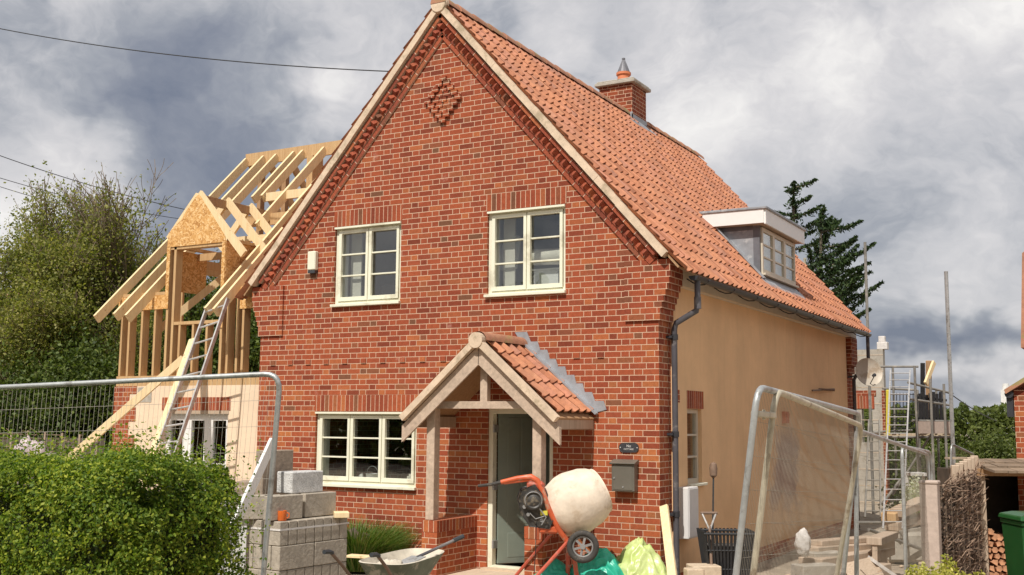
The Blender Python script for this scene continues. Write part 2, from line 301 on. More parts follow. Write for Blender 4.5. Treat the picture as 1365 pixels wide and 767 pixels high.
class MB:
    def __init__(s): s.v = []; s.f = []
    def add(s, vs, fs): n = len(s.v); s.v += [tuple(v) for v in vs]; s.f += [tuple(i+n for i in f) for f in fs]; return s
    def box(s, a, b):
        x0, y0, z0 = a; x1, y1, z1 = b
        return s.add([(x0,y0,z0),(x1,y0,z0),(x1,y1,z0),(x0,y1,z0),(x0,y0,z1),(x1,y0,z1),(x1,y1,z1),(x0,y1,z1)], [(0,3,2,1),(4,5,6,7),(0,1,5,4),(1,2,6,5),(2,3,7,6),(3,0,4,7)])
    def obox(s, c, ax, ay, az, hx, hy, hz):
        c = Vector(c); V = [c+ax*(i*hx)+ay*(j*hy)+az*(k*hz) for i, j, k in [(-1,-1,-1),(1,-1,-1),(1,1,-1),(-1,1,-1),(-1,-1,1),(1,-1,1),(1,1,1),(-1,1,1)]]
        return s.add(V, [(0,3,2,1),(4,5,6,7),(0,1,5,4),(1,2,6,5),(2,3,7,6),(3,0,4,7)])
    def beam(s, p, q, w, h, upv=Vector((0, 0, 1))):      # w sideways, h along 'up'
        p = Vector(p); q = Vector(q); d = (q-p); L = d.length; d.normalize(); sd_, u = frame(d, upv)
        return s.obox((p+q)/2, d, sd_, u, L/2, w/2, h/2)
    def tube(s, pts, r, n=8, closed=False, caps=True):
        pts = [Vector(p) for p in pts]; rs = r if hasattr(r, '__len__') else [r]*len(pts); rings = []; base = len(s.v)
        pu = None
        for i, p in enumerate(pts):
            a = pts[(i-1) % len(pts)] if (i > 0 or closed) else p; b = pts[(i+1) % len(pts)] if (i < len(pts)-1 or closed) else p
            d = (b-a)
            if d.length < 1e-9: d = Vector((0, 0, 1))
            d.normalize()
            if pu is None: sd_, u = frame(d)
            else:
                u = pu - d*pu.dot(d)
                if u.length < 1e-4: sd_, u = frame(d)
                u.normalize(); sd_ = d.cross(u)
            pu = u
            for k in range(n):
                t = 2*math.pi*k/n; s.v.append(tuple(p+(sd_*math.cos(t)+u*math.sin(t))*rs[i]))
        m = len(pts)
        for i in range(m if closed else m-1):
            j = (i+1) % m
            for k in range(n): s.f.append((base+i*n+k, base+i*n+(k+1) % n, base+j*n+(k+1) % n, base+j*n+k))
        if caps and not closed: s.f.append(tuple(base+k for k in range(n))[::-1]); s.f.append(tuple(base+(m-1)*n+k for k in range(n)))
        return s
    def lathe(s, c, axis, prof, n=24, capa=True, capb=True):     # prof: (distance along axis, radius)
        c = Vector(c); axis = Vector(axis).normalized(); a, b = frame(axis); base = len(s.v)
        for t, r in prof:
            for k in range(n):
                th = 2*math.pi*k/n; s.v.append(tuple(c+axis*t+(a*math.cos(th)+b*math.sin(th))*r))
        for i in range(len(prof)-1):
            for k in range(n): s.f.append((base+i*n+k, base+i*n+(k+1) % n, base+(i+1)*n+(k+1) % n, base+(i+1)*n+k))
        if capa: s.f.append(tuple(base+k for k in range(n)))
        if capb: s.f.append(tuple(base+(len(prof)-1)*n+k for k in range(n)))
        return s
    def prism(s, poly, holes=(), vec=(0, .1, 0)):               # flat outline (3D points) with holes, extruded
        loops = [[Vector(p) for p in poly]]+[[Vector(p) for p in h] for h in holes]; vec = Vector(vec)
        tri = geometry.tessellate_polygon(loops); allv = [v for l in loops for v in l]; n = len(allv)
        F_ = [tuple(t) for t in tri]+[tuple(i+n for i in t[::-1]) for t in tri]; k = 0
        for l in loops:
            m = len(l)
            for i in range(m): F_.append((k+i, k+(i+1) % m, n+k+(i+1) % m, n+k+i))
            k += m
        return s.add(allv+[v+vec for v in allv], F_)
    def build(s, name, mat, parent=None, smooth=False, bevel=0, fix=True):
        me = bpy.data.meshes.new(name); me.from_pydata(s.v, [], s.f); me.update()
        if fix or bevel:
            bm = bmesh.new(); bm.from_mesh(me)
            if bevel:
                es = [e for e in bm.edges if len(e.link_faces) == 2 and e.calc_face_angle(0) > .5]
                bmesh.ops.bevel(bm, geom=es, offset=bevel, segments=1, affect='EDGES')
            bmesh.ops.recalc_face_normals(bm, faces=bm.faces); bm.to_mesh(me); bm.free()
        if smooth: 
            for p in me.polygons: p.use_smooth = True
            me.set_sharp_from_angle(angle=R(38))
        o = link(name, me, mat, parent)
        return o
def mbmesh(verts, faces4, name, mat, parent=None):   # numpy quads
    me = bpy.data.meshes.new(name); nv = len(verts); nf = len(faces4)
    me.vertices.add(nv); me.vertices.foreach_set('co', verts.astype(np.float32).ravel())
    me.loops.add(nf*4); me.loops.foreach_set('vertex_index', faces4.astype(np.int32).ravel())
    me.polygons.add(nf); me.polygons.foreach_set('loop_start', np.arange(0, nf*4, 4, dtype=np.int32)); me.polygons.foreach_set('loop_total', np.full(nf, 4, dtype=np.int32))
    me.update(calc_edges=True); return link(name, me, mat, parent)
def leaves(P, size, name, mat, parent=None, aspect=.5, normals=None, jitter=1.0, droop=0):
    P = np.asarray(P, float); n = len(P); a = rng.normal(size=(n, 3))
    if normals is not None: b0 = normals+rng.normal(size=(n, 3))*jitter
    else: b0 = rng.normal(size=(n, 3))
    b0 /= np.linalg.norm(b0, axis=1)[:, None]+1e-9
    a = a-b0*(a*b0).sum(1)[:, None]; a[:, 2] -= droop; a /= np.linalg.norm(a, axis=1)[:, None]+1e-9
    c = np.cross(b0, a); c /= np.linalg.norm(c, axis=1)[:, None]+1e-9
    s = (size*rng.uniform(.6, 1.35, n))[:, None]
    V = np.stack([P-a*s*.5, P+c*s*aspect*.5, P+a*s*.5, P-c*s*aspect*.5], 1).reshape(-1, 3)
    return mbmesh(V, np.arange(n*4).reshape(-1, 4), name, mat, parent)
def gz(x, y):      # ground height: road side is higher, the yard falls away behind
    def sm(a, b, t): t = max(0, min(1, (t-a)/(b-a))); return t*t*(3-2*t)
    h = .30 - .42*sm(-9.5, -1.5, y)
    h -= .26*sm(-.6, 1.6, x)*sm(-7, 1, y)
    return h
# ---------------------------------------------------------------- ground
def ground():
    xs = sorted(set([-1500, -700, -300, -120, -60, -35] + [round(-25+i*.5, 2) for i in range(0, 81)] + [20, 30, 50, 90, 200, 500, 1500]))
    ys = sorted(set([-1500, -600, -200, -80, -30] + [round(-16+i*.5, 2) for i in range(0, 90)] + [33, 40, 60, 100, 200, 400, 900, 2500]))
    V = [(x, y, gz(x, y)+(.03*noise.noise(Vector((x*.9, y*.9, 0))) if abs(x) < 25 and abs(y) < 40 else 0)) for y in ys for x in xs]; nx = len(xs)
    Fa = [(j*nx+i, j*nx+i+1, (j+1)*nx+i+1, (j+1)*nx+i) for j in range(len(ys)-1) for i in range(nx-1)]
    m = MB(); m.add(V, Fa); o = m.build('ground', 'ground', smooth=True, fix=False); tag(o, kind='structure')
ground()
mb = MB(); mb.box((-2.57, -2.6, -.22), (-1.34, -.01, -.012)); tag(mb.build('path', 'paving', bevel=.01), kind='structure')
# ================================================================ MAIN HOUSE
WL, D = -6.448, 10.45; XR = -3.224; ZR = 7.78; SL = 1.125
def roofz(x): return ZR - SL*abs(x-XR)
house = thing('brick_house', 'red brick cottage with steep orange pantile roof and arched-free gable front', 'house', (XR, 5.3, -.35))
house['label'] = 'finished red brick house with steep orange pantile roof and gable end facing front'
wins = {'up_l': (-5.072, -3.886, 3.56, 4.705), 'up_r': (-2.463, -1.282, 3.575, 4.711), 'down': (-5.337, -3.561, .99, 2.016), 'door': (-2.425, -1.455, .0, 2.066)}
T = .3
def rect_y(x0, x1, z0, z1, y=0): return [(x0, y, z0), (x1, y, z0), (x1, y, z1), (x0, y, z1)]
gab = [(WL, 0, -.5), (0, 0, -.5), (0, 0, 3.80), (.0, 0, roofz(0)-.10), (XR, 0, ZR-.10), (WL, 0, roofz(WL)-.10)]
m = MB(); m.prism(gab, [rect_y(*w) for w in wins.values()], (0, T, 0)); m.build('front_wall', 'brick', house)
# side wall (right): brick returns at both ends, render between, brick plinth
sw = (.889, 1.426, 1.118, 2.075)
m = MB(); m.box((-T, T+.003, -.5), (-.003, .42, 3.75)); m.box((-T, 9.83, -.5), (0, D, 3.75)); m.box((-T, .42, -.5), (.012, 9.83, .05)); m.build('brick_return', 'brick', house)
m = MB(); m.prism([(.02, .40, .05), (.02, 9.85, .05), (.02, 9.85, 3.74), (.02, .40, 3.74)], [[(.02, sw[0], sw[2]), (.02, sw[1], sw[2]), (.02, sw[1], sw[3]), (.02, sw[0], sw[3])]], (-T, 0, 0)); m.build('side_wall', 'side_render', house)
m = MB(); m.box((WL, T+.003, -.5), (WL+T, D, 3.7)); m.prism([(WL+T, D-.2, -.5), (-T, D-.2, -.5), (-T, D-.2, roofz(-T)-.15), (XR, D-.2, ZR-.15), (WL+T, D-.2, roofz(WL+T)-.15)], (), (0, -T, 0)); m.build('rear_wall', 'brick', house)
m = MB()    # rooms behind the glass
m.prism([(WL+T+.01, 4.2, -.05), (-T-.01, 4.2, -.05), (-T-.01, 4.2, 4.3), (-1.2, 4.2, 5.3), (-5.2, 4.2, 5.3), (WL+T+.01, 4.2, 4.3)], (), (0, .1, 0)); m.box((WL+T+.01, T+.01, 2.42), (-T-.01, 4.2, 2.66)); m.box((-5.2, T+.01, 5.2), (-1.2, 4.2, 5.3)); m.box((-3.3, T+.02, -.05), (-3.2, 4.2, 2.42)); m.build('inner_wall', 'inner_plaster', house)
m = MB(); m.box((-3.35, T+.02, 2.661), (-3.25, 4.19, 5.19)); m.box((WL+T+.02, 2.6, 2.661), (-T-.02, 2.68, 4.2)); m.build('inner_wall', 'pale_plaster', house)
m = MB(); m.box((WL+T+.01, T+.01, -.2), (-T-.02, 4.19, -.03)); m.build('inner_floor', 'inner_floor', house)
# ---- windows
def window(parent, X0, X1, Z0, Z1, nl, rows, mat='cream_paint', y=.045, label=None, sill=True):
    fr = MB(); w = .05; g = .004
    fr.prism(rect_y(X0+g, X1-g, Z0+g, Z1-g, y), [rect_y(X0+w, X1-w, Z0+w, Z1-w, y)], (0, .07, 0))
    lw = (X1-X0-2*w)/nl
    for i in range(nl):
        a = X0+w+i*lw; b = a+lw; s_ = .052; e = .006
        fr.prism(rect_y(a+e, b-e, Z0+w+.004, Z1-w-.004, y-.016), [rect_y(a+s_, b-s_, Z0+w+.06, Z1-w-.05, y-.016)], (0, .05, 0))
        if i: fr.box((a-.02, y+.004, Z0+w), (a+.02, y+.065, Z1-w))
        zb, zt = Z0+w+.06, Z1-w-.05
        for r in range(1, rows):
            z = zb+(zt-zb)*r/rows; fr.box((a+s_-.002, y-.004, z-.011), (b-s_+.002, y+.03, z+.011))
    o = fr.build('window', mat, parent, bevel=.003)
    if label: o['label'] = label
    m = MB(); m.box((X0+w, y+.036, Z0+w), (X1-w, y+.041, Z1-w)); m.build('glass', 'glass', o)
    m = MB(); m.box((X0+.002, y+.075, Z0), (X0+.02, .31, Z1)); m.box((X1-.02, y+.075, Z0), (X1-.002, .31, Z1)); m.box((X0+.02, y+.075, Z0+.002), (X1-.02, .36, Z0+.02)); m.build('reveal', 'pale_plaster', o)
    if sill:
        m = MB(); m.box((X0-.02, -.055, Z0-.035), (X1+.015, y+.04, Z0+.004)); m.build('sill', mat, o, bevel=.004)
        m = MB(); m.box((X0+.003, -.022, Z1-.03), (X1-.003, y-.002, Z1-.003)); m.build('drip_bar', mat, o)
    return o
window(house, *wins['up_l'], 2, 3); window(house, *wins['up_r'], 2, 3); window(house, *wins['down'], 3, 3)
for x0, x1, z0 in ((-5.09, -3.87, 4.708), (-2.48, -1.265, 4.714), (-5.355, -3.545, 2.019)):
    m = MB(); m.box((x0, -.004, z0+.004), (x1, .02, z0+.232)); m.build('lintel', 'brick_soldier', house)
# side window
def side_window():
    y0, y1, z0, z1 = sw; x = -.03; fr = MB(); P = lambda a, b, c, d: [(x, a, c), (x, b, c), (x, b, d), (x, a, d)]
    fr.prism(P(y0+.003, y1-.003, z0, z1-.003), [P(y0+.055, y1-.055, z0+.06, z1-.055)], (-.06, 0, 0))
    for r in (1, 2): z = z0+.06+(z1-z0-.115)*r/3; fr.box((x-.04, y0+.05, z-.012), (x+.004, y1-.05, z+.012))
    o = fr.build('window', 'frame_beige', house); m = MB(); m.box((x-.03, y0+.04, z0+.04), (x-.026, y1-.04, z1-.04)); m.build('glass', 'glass', o)
    m = MB(); m.box((-.02, y0-.03, z0-.035), (.075, y1+.06, z0+.001)); m.build('sill', 'cream_paint', o, bevel=.006)
    m = MB(); m.box((-.01, y0, z1+.004), (.026, y1+.07, z1+.235)); m.build('lintel', 'brick_soldier', house)
side_window()
m = MB(); m.box((.005, .52, 2.15), (.025, .63, 2.31)); m.build('brick_patch', 'brick', house)
# ---- corbelled kneelers
def kneeler(side):
    m = MB(); z = 3.144; n = 0
    zs = [3.144+.075*i for i in range(10)]
    outs = [.03, .03, .055, .08, .105, .13, .155, .17, .17, .17]
    for i, zz in enumerate(zs):
        o = outs[i]; top = zz+.075
        if side > 0: m.box((-.44, -.03-.0004*i, zz), (o, .42 if i < 7 else .40, top))
        else: m.box((WL-o, -.03-.0004*i, zz), (WL+.44, .30, top))
    return m.build('kneeler', 'brick', house)
kneeler(1); kneeler(-1)
# ---- verge brickwork, follows the gable slope on both sides
def verge(side):
    ux = Vector((side*1, 0, -SL)).normalized(); nrm = Vector((side*SL, 0, 1)).normalized(); yv = Vector((0, 1, 0)); L = 3.30*math.sqrt(1+SL*SL)
    ap = Vector((XR, 0, ZR-.02))
    m = MB()
    def strip(t0, t1, off0, off1, ya, yb, pitch, gap=.006, mm=m):   # bricks along slope; off: distance below roof line
        t = t0
        while t < t1:
            e = min(t+pitch, t1); c = ap+ux*((t+e)/2)-nrm*((off0+off1)/2)+yv*((ya+yb)/2)
            mm.obox(c, ux, yv, nrm, (e-t)/2-gap, (yb-ya)/2, (off1-off0)/2); t = e
    st = .02
    strip(.32, L-.02, .272, .332, -.030, .01, .225)     # lower band
    strip(.10, L+.02, .10, .150, -.092, .01, .225)      # upper oversail
    strip(.16, L+.05, .160, .268, -.045, .01, .225)
    t = .26
    while t < L-.05:                                     # dogtooth
        c = ap+ux*t-nrm*.200+yv*(-.042); a = (ux+yv*1).normalized(); b = (ux-yv*1).normalized()
        m.obox(c, a, b, nrm, .040, .040, .034); t += .1125
    core = MB()
    for t0, t1, o0, o1, ya in ((.30, L-.03, .270, .334, -.0275), (.09, L+.01, .098, .152, -.0895), (.15, L+.04, .158, .270, -.0425)): core.obox(ap+ux*((t0+t1)/2)-nrm*((o0+o1)/2)+yv*((ya+.01)/2), ux, yv, nrm, (t1-t0)/2, (.01-ya)/2, (o1-o0)/2-.001)
    core.build('verge_mortar_core', 'mortar', house)
    m.build('verge_brickwork', 'brick_unit', house)
    m = MB(); n = 11     # mortar pointing strip under the tiles
    for i in range(n):
        a = i*(L+.12)/n; b = (i+1)*(L+.12)/n
        m.obox(ap+ux*((a+b)/2)-nrm*(.030+random.uniform(-.004, .004))+yv*(-.066), ux, yv, nrm, (b-a)/2+.003, .072+random.uniform(0, .005), .043+random.uniform(0, .004))
    m.build('verge_mortar', 'verge_mortar', house)
verge(1); verge(-1)
# diamond + header course
m = MB(); cx, cz, bw = -3.20, 6.375, .1125
for r in range(-4, 5):
    k = 4-abs(r)
    for sx in ((-k, k) if k else (0,)):
        for off in ((0,) if k == 0 else (0,)):
            x = cx+sx*bw*.56; z = cz+r*.075; m.box((x-.05, -.045, z-.033), (x+.05, .02, z+.033))
for r in range(-2, 3):
    k = 2-abs(r); 
    for sx in range(-k, k+1, 2): m.box((cx+sx*bw*.56-.05, -.02, cz+r*.075-.033), (cx+sx*bw*.56+.05, .02, cz+r*.075+.033))
m.build('brick_diamond', 'brick', house)
x = -6.18
while x < -.5:
    m = MB(); m.box((x-.045, -.016, 2.70), (x+.045, .02, 2.772)); m.build('projecting_brick', 'brick', house); x += .3375
# ---- pantiles
def pantiles(name, parent, x_top, z_top, dirx, slope, nrow, gauge, y0, ncol, wid, lift=.0, holes=None, mat='pantile', amp=.024):
    V = []; Fq = []; dv = Vector((dirx, 0, -slope)).normalized(); nv = Vector((dirx*slope, 0, 1)).normalized()
    us = np.linspace(0, 1.12, 10)
    prof = [amp*(math.cos(2*math.pi*u)+.35*math.cos(4*math.pi*u)) for u in us]
    for r in range(nrow):
        for c in range(ncol):
            ym = y0+(c+.5)*wid; sm_ = (r+.5)*gauge; xm_ = x_top+dv.x*sm_
            if holes and holes(xm_, ym): continue
            ja, jb, jc = random.uniform(-.004, .004), random.uniform(-.003, .003), random.uniform(-.003, .003); base = len(V)
            for end in (0, 1, 2):
                s_ = r*gauge-.03 if end == 0 else (r+1)*gauge+.035+jb
                h = .0 if end == 0 else (.034 if end == 1 else .016)
                for u, p in zip(us, prof):
                    P = Vector((x_top, 0, z_top))+dv*s_+nv*(p+h+lift+jc); V.append((P.x, y0+(c+u)*wid+ja, P.z))
            n = len(us)
            for e in (0, 1):
                for k in range(n-1): Fq.append((base+e*n+k, base+e*n+k+1, base+(e+1)*n+k+1, base+(e+1)*n+k))
    me = mbmesh(np.array(V), np.array(Fq), name, mat, parent)
    for p in me.data.polygons: p.use_smooth = True
    me.data.set_sharp_from_angle(angle=R(50))
    return me
DY0, DY1, DZ = 4.20, 6.20, 5.16    # side dormer
def dh(x, y):
    return (DY0-.02 < y < DY1+.02 and -.93 < x < .0) or (-3.85 < x < -2.98 and 6.36 < y < 7.05)
gauge = .27
roof = pantiles('roof', house, XR, ZR+.0, 1, SL, 20, gauge, -.125, 54, .1925, holes=dh)
lr = pantiles('roof', house, XR, ZR+.0, -1, SL, 20, gauge, -.125, 54, .1925, holes=dh)
m = MB()
for sgn in (1, -1):
    dv = Vector((sgn, 0, -SL)).normalized(); nv = Vector((sgn*SL, 0, 1)).normalized(); L = 5.30
    if sgn > 0:   # boards under tiles leave the dormer open
        for (ya, yb, sa, sb) in ((-.08, DY0, 0, L), (DY1, D-.2, 0, L), (DY0, DY1, 0, 3.4), (DY0, DY1, 4.9, L)):
            m.obox(Vector((XR, (ya+yb)/2, ZR-.045))+dv*((sa+sb)/2), dv, Vector((0, 1, 0)), nv, (sb-sa)/2, (yb-ya)/2, .012)
    else: m.obox(Vector((XR, 5.08, ZR-.045))+dv*(L/2), dv, Vector((0, 1, 0)), nv, L/2, 5.16, .012)
m.build('roof_boards', 'timber_dark', roof)
for ya_, yb_ in ((-.16, 6.1), (6.95, D-.35)):
    m = MB(); y = ya_; L = .44
    while y < yb_:
        c = []
        for e, rr in ((0, .125), (L+.03, .108)):
            for k in range(9):
                t = math.pi*(k/8); c.append((XR+math.cos(t)*rr, y+e, ZR-.035+math.sin(t)*rr*1.05))
        m.add(c, [(k, k+1, 10+k, 9+k) for k in range(8)]); m.add(c[:9], [tuple(range(9))]); y += L
    m.build('ridge_tiles', 'ridge_tile', roof, smooth=True)
m = MB(); m.lathe((XR, -.155, ZR-.045), (0, 1, 0), [(0, .118), (.03, .132), (.09, .132)], 20); m.build('ridge_mortar', 'verge_mortar', roof)
# eaves: soffit board, gutter, brackets, downpipes
m = MB(); m.prism([(.03, .42, 3.625), (.03, 10.26, 3.625), (.03, 10.26, 3.80), (.03, .42, 3.80)], (), (.10, 0, 0)); m.build('eaves_board', 'frame_beige', house, bevel=.008)
m = MB(); m.box((.03, .30, 3.80), (.30, 10.24, 3.825)); m.build('soffit', 'timber_old', house)
m = MB(); pts = []
for k in range(9):
    t = math.pi+math.pi*k/8; pts.append((.375+math.cos(t)*.062, math.sin(t)*.062))
gv = []
for yy in (.22, 10.30): gv += [(px_, yy, 3.70+pz) for px_, pz in pts]
m.add(gv, [(k, k+1, 10+k, 9+k) for k in range(8)]); m.add([(px_, .22, 3.70+pz) for px_, pz in pts], [tuple(range(9))]); m.add([(px_, 10.30, 3.70+pz) for px_, pz in pts], [tuple(range(9))])
gut = m.build('gutter', 'gutter_black', house, smooth=True)
for k in range(10):
    yy = .62+k*1.03; m = MB(); m.tube([(.14, yy, 3.72), (.22, yy, 3.665), (.30, yy, 3.632), (.375, yy, 3.630), (.445, yy, 3.68)], .009, 6); m.build('gutter_bracket', 'gutter_black', gut)
def zpl(px, py, y=None, x=None): return on('y', y, px, py) if y is not None else on('x', x, px, py)
m = MB(); m.tube([(.375, .36, 3.66), (.375, .36, 3.36), (.36, .36, 3.28), (.10, .33, 3.13), (.075, .33, 3.05), (.075, .33, -.3)], .038, 12); m.tube([(.375, .36, 3.45), (.375, .36, 3.30)], .045, 12)
dp = m.build('downpipe', 'pipe_grey', house, smooth=True)
for z in (2.92, 1.72, .75): m = MB(); m.lathe((.075, .33, z), (0, 0, 1), [(0, .047), (.07, .047)], 14); m.box((-.0, .24, z+.02), (.075, .42, z+.05)); m.build('pipe_clip', 'gutter_black', dp)
m = MB(); m.tube([(.375, 10.2, 3.66), (.375, 10.2, 3.2), (.35, 10.2, 3.08), (.12, 10.2, 2.86), (.08, 10.2, 2.78), (.08, 10.2, -.3)], .036, 10); m.build('downpipe', 'pipe_grey', house, smooth=True)
m = MB(); m.box((.0, 9.88, 3.05), (.12, D-.05, 3.62)); m.box((.0, 9.9, 2.9), (.06, D-.052, 3.05)); m.build('kneeler', 'brick_far', house)
# chimney
m = MB(); CX0, CX1, CY0, CY1 = -3.77, -3.08, 6.36, 7.05; m.box((CX0, CY0, 7.0), (CX1, CY1, 8.37)); ch = m.build('chimney', 'brick_far', house)
m = MB(); m.box((CX0-.07, CY0-.08, 8.37), (CX1+.08, CY1+.08, 8.44)); m.box((CX0-.04, CY0-.05, 8.44), (CX1+.05, CY1+.05, 8.475)); m.build('cap', 'concrete', ch, bevel=.012)
pc = Vector(((CX0+CX1)/2+.02, (CY0+CY1)/2, 8.46)); m = MB(); m.lathe(pc, (0, 0, 1), [(0, .135), (.20, .118), (.205, .145), (.25, .145), (.255, .12), (.18, .1)], 20, False, False); m.build('pot', 'terracotta', ch, smooth=True)
m = MB()
for k in range(16): t = 2*math.pi*k/16; m.tube([pc+Vector((math.cos(t)*.125, math.sin(t)*.125, .24)), pc+Vector((math.cos(t)*.02, math.sin(t)*.02, .52))], .009, 4)
m.lathe(pc+Vector((0, 0, .24)), (0, 0, 1), [(0, .135), (.27, .03)], 16); m.lathe(pc+Vector((0, 0, .51)), (0, 0, 1), [(0, .02), (.015, .034), (.04, .034), (.05, .01)], 10); m.build('cowl', 'lead_dark', ch)
m = MB(); m.box((CX0-.012, CY0-.014, 7.3), (CX1+.014, CY0+.002, 7.80)); 
for k in range(5): m.box((-3.3+k*.055, CY0-.018, 7.78-k*.05), (-3.24+k*.055, CY0, 7.9-k*.065))
m.box((CX1-.002, CY0-.014, 7.35), (CX1+.014, CY1+.01, 7.76)); m.build('flashing', 'lead_bright', ch)
m = MB(); dv = Vector((1, 0, -SL)).normalized(); nv = Vector((SL, 0, 1)).normalized(); m.obox(Vector((CX1+.08, 6.7, roofz(CX1+.08)+.055)), dv, Vector((0, 1, 0)), nv, .13, .52, .01); m.build('apron', 'lead', ch)
# side dormer
dor = None
m = MB(); xb = lambda z: XR+(ZR-z)/SL
cheek = [(-.0, DY0, 4.06), (0, DY0, DZ-.03), (xb(DZ-.03)-.1, DY0, DZ-.03), (xb(DZ-.03)-.1, DY0, roofz(xb(DZ-.03)-.1)-.1)]
m = MB(); m.box((-1.25, DY0-.18, DZ+.06), (.19, DY1+.18, DZ+.105)); dor = m.build('dormer_roof', 'lead', house, bevel=.01)
m = MB(); m.prism(cheek, (), (0, .08, 0)); m.build('dormer_cheek', 'lead', dor); m = MB(); m.prism([(a, DY1-.08, c) for a, b, c in cheek], (), (0, .08, 0)); m.build('dormer_cheek', 'lead', dor)
m = MB(); m.box((-.09, DY0-.004, 4.08), (.012, DY0+.05, 4.98)); m.box((-.09, DY1-.04, 4.08), (.012, DY1+.004, 4.98)); m.box((-.06, DY0+.05, 4.04), (.010, DY1-.04, 4.23)); m.box((-.95, DY0-.006, 4.93), (-.09, DY0+.04, 5.0)); m.build('lead_trim', 'lead_dark', dor)
m = MB(); y0, y1, z0, z1 = DY0+.06, DY1-.05, 4.24, 4.975; x = .0; PP = lambda a, b, c, d: [(x, a, c), (x, b, c), (x, b, d), (x, a, d)]
lw = (y1-y0)/3; m.prism(PP(y0, y1, z0, z1), [PP(y0+i*lw+.05, y0+(i+1)*lw-.05, z0+.07, z1-.06) for i in range(3)], (.04, 0, 0))
for r in (1, 2): z = z0+.07+(z1-z0-.13)*r/3; m.box((.005, y0+.03, z-.012), (.034, y1-.03, z+.012))
wd_ = m.build('dormer_window', 'frame_beige', dor.parent); m = MB(); m.box((.012, y0+.03, z0+.03), (.016, y1-.03, z1-.03)); m.build('glass', 'glass', wd_)
m = MB(); m.box((-.02, y0-.03, z0-.03), (.09, y1+.03, z0+.0)); m.build('sill', 'frame_beige', wd_)
m = MB(); m.box((-.06, DY0+.09, 4.25), (-.05, DY1-.09, 4.96)); m.build('blind', 'white_plastic', wd_)
m = MB(); m.prism([(.16, DY0-.14, DZ-.17), (.16, DY1+.14, DZ-.17), (.16, DY1+.14, DZ+.06), (.16, DY0-.14, DZ+.06)], (), (-.03, 0, 0)); 
m.box((-1.15, DY0-.16, DZ-.155), (.13, DY0-.135, DZ+.06)); m.box((-1.15, DY1+.135, DZ-.155), (.13, DY1+.16, DZ+.06)); m.build('fascia', 'white_paint', dor)
m = MB(); m.box((-1.0, DY0-.13, DZ-.16), (.13, DY1+.13, DZ-.13)); m.build('dormer_soffit', 'timber_old', dor)
m = MB(); dirv = Vector((1, 0, -SL)).normalized(); nv = Vector((SL, 0, 1)).normalized(); a0 = Vector((-.82, DY0-.06, roofz(-.82)+.10)); a1 = Vector((.10, DY0-.06, roofz(.10)+.10)); m.obox((a0+a1)/2, dirv, Vector((0, 1, 0)), nv, (a1-a0).length/2, .055, .01)
a0 = Vector((.02, 0, roofz(.02)+.055)); m.obox(Vector((.10, (DY0+DY1)/2, roofz(.10)+.055)), dirv, Vector((0, 1, 0)), nv, .12, (DY1-DY0)/2+.1, .012); m.build('flashing', 'lead_bright', dor)
# ---- porch
PXC, PZ, PS, PW = -1.94, 2.90, .875, 1.12; PYF = -1.05
pr = pantiles('porch_roof', house, PXC, PZ+.02, 1, PS, 5, .27, PYF, 5, .2, amp=.022); pl = pantiles('porch_roof', house, PXC, PZ+.02, -1, PS, 5, .27, PYF, 5, .2, amp=.022)
m = MB()
for sg in (1, -1):
    dv = Vector((sg, 0, -PS)).normalized(); nv = Vector((sg*PS, 0, 1)).normalized(); L = 1.42
    m.obox(Vector((PXC, PYF/2, PZ-.035))+dv*(L/2), dv, Vector((0, 1, 0)), nv, L/2, -PYF/2-.006, .012)
m.build('porch_boards', 'timber_dark', pr)
m = MB()
for sg in (1, -1):
    dv = Vector((sg, 0, -PS)).normalized(); nv = Vector((sg*PS, 0, 1)).normalized(); L = 1.46
    m.obox(Vector((PXC, PYF-.035, PZ-.015))+dv*(L/2), dv, Vector((0, 1, 0)), nv, L/2, .04, .04)
m.lathe((PXC, PYF-.085, PZ-.02), (0, 1, 0), [(0, .098), (.1, .098)], 18); m.build('porch_verge', 'verge_mortar', pr)
m = MB(); c = []
for yy in (PYF-.02, -.01):
    for k in range(9): t = math.pi*k/8; c.append((PXC+math.cos(t)*.12, yy, PZ-.02+math.sin(t)*.115))
m.add(c, [(k, k+1, 10+k, 9+k) for k in range(8)]); m.build('ridge_tile', 'ridge_tile', pr, smooth=True)
for sg in (1, -1):
    dv = Vector((sg, 0, -PS)).normalized(); top = Vector((PXC, PYF-.0, PZ-.09)); h = .19; zf = lambda t: top.z-PS*t
    poly = [(PXC, PYF-.005, zf(0)), (PXC+sg*1.12, PYF-.005, zf(1.12)), (PXC+sg*1.12, PYF-.005, zf(1.12)-h*1.05), (PXC, PYF-.005, zf(0)-h*1.15)]
    m = MB(); m.prism(poly, (), (0, .035, 0)); b_ = m.build('bargeboard', 'oak', pr, bevel=.004)
for sg in (1, -1):
    m = MB(); a, b_ = sorted((PXC+sg*.98, PXC+sg*1.06)); m.box((a, PYF+.04, 1.81), (b_, -.005, 1.95)); m.build('eaves_beam', 'timber_old', pr)
m = MB(); m.box((PXC-.88, PYF+.12, 2.05), (PXC+.88, PYF+.24, 2.14)); m.build('tie_beam', 'oak', pr); m = MB(); m.box((PXC-.05, PYF+.13, 2.14), (PXC+.05, PYF+.21, 2.62)); m.build('king_post', 'oak', pr)
for x in (-2.71, -1.19):
    m = MB(); m.box((x-.06, -.93, .665 if x < -2 else .667), (x+.06, -.80, 2.10)); m.build('porch_post', 'oak', pr, bevel=.006)
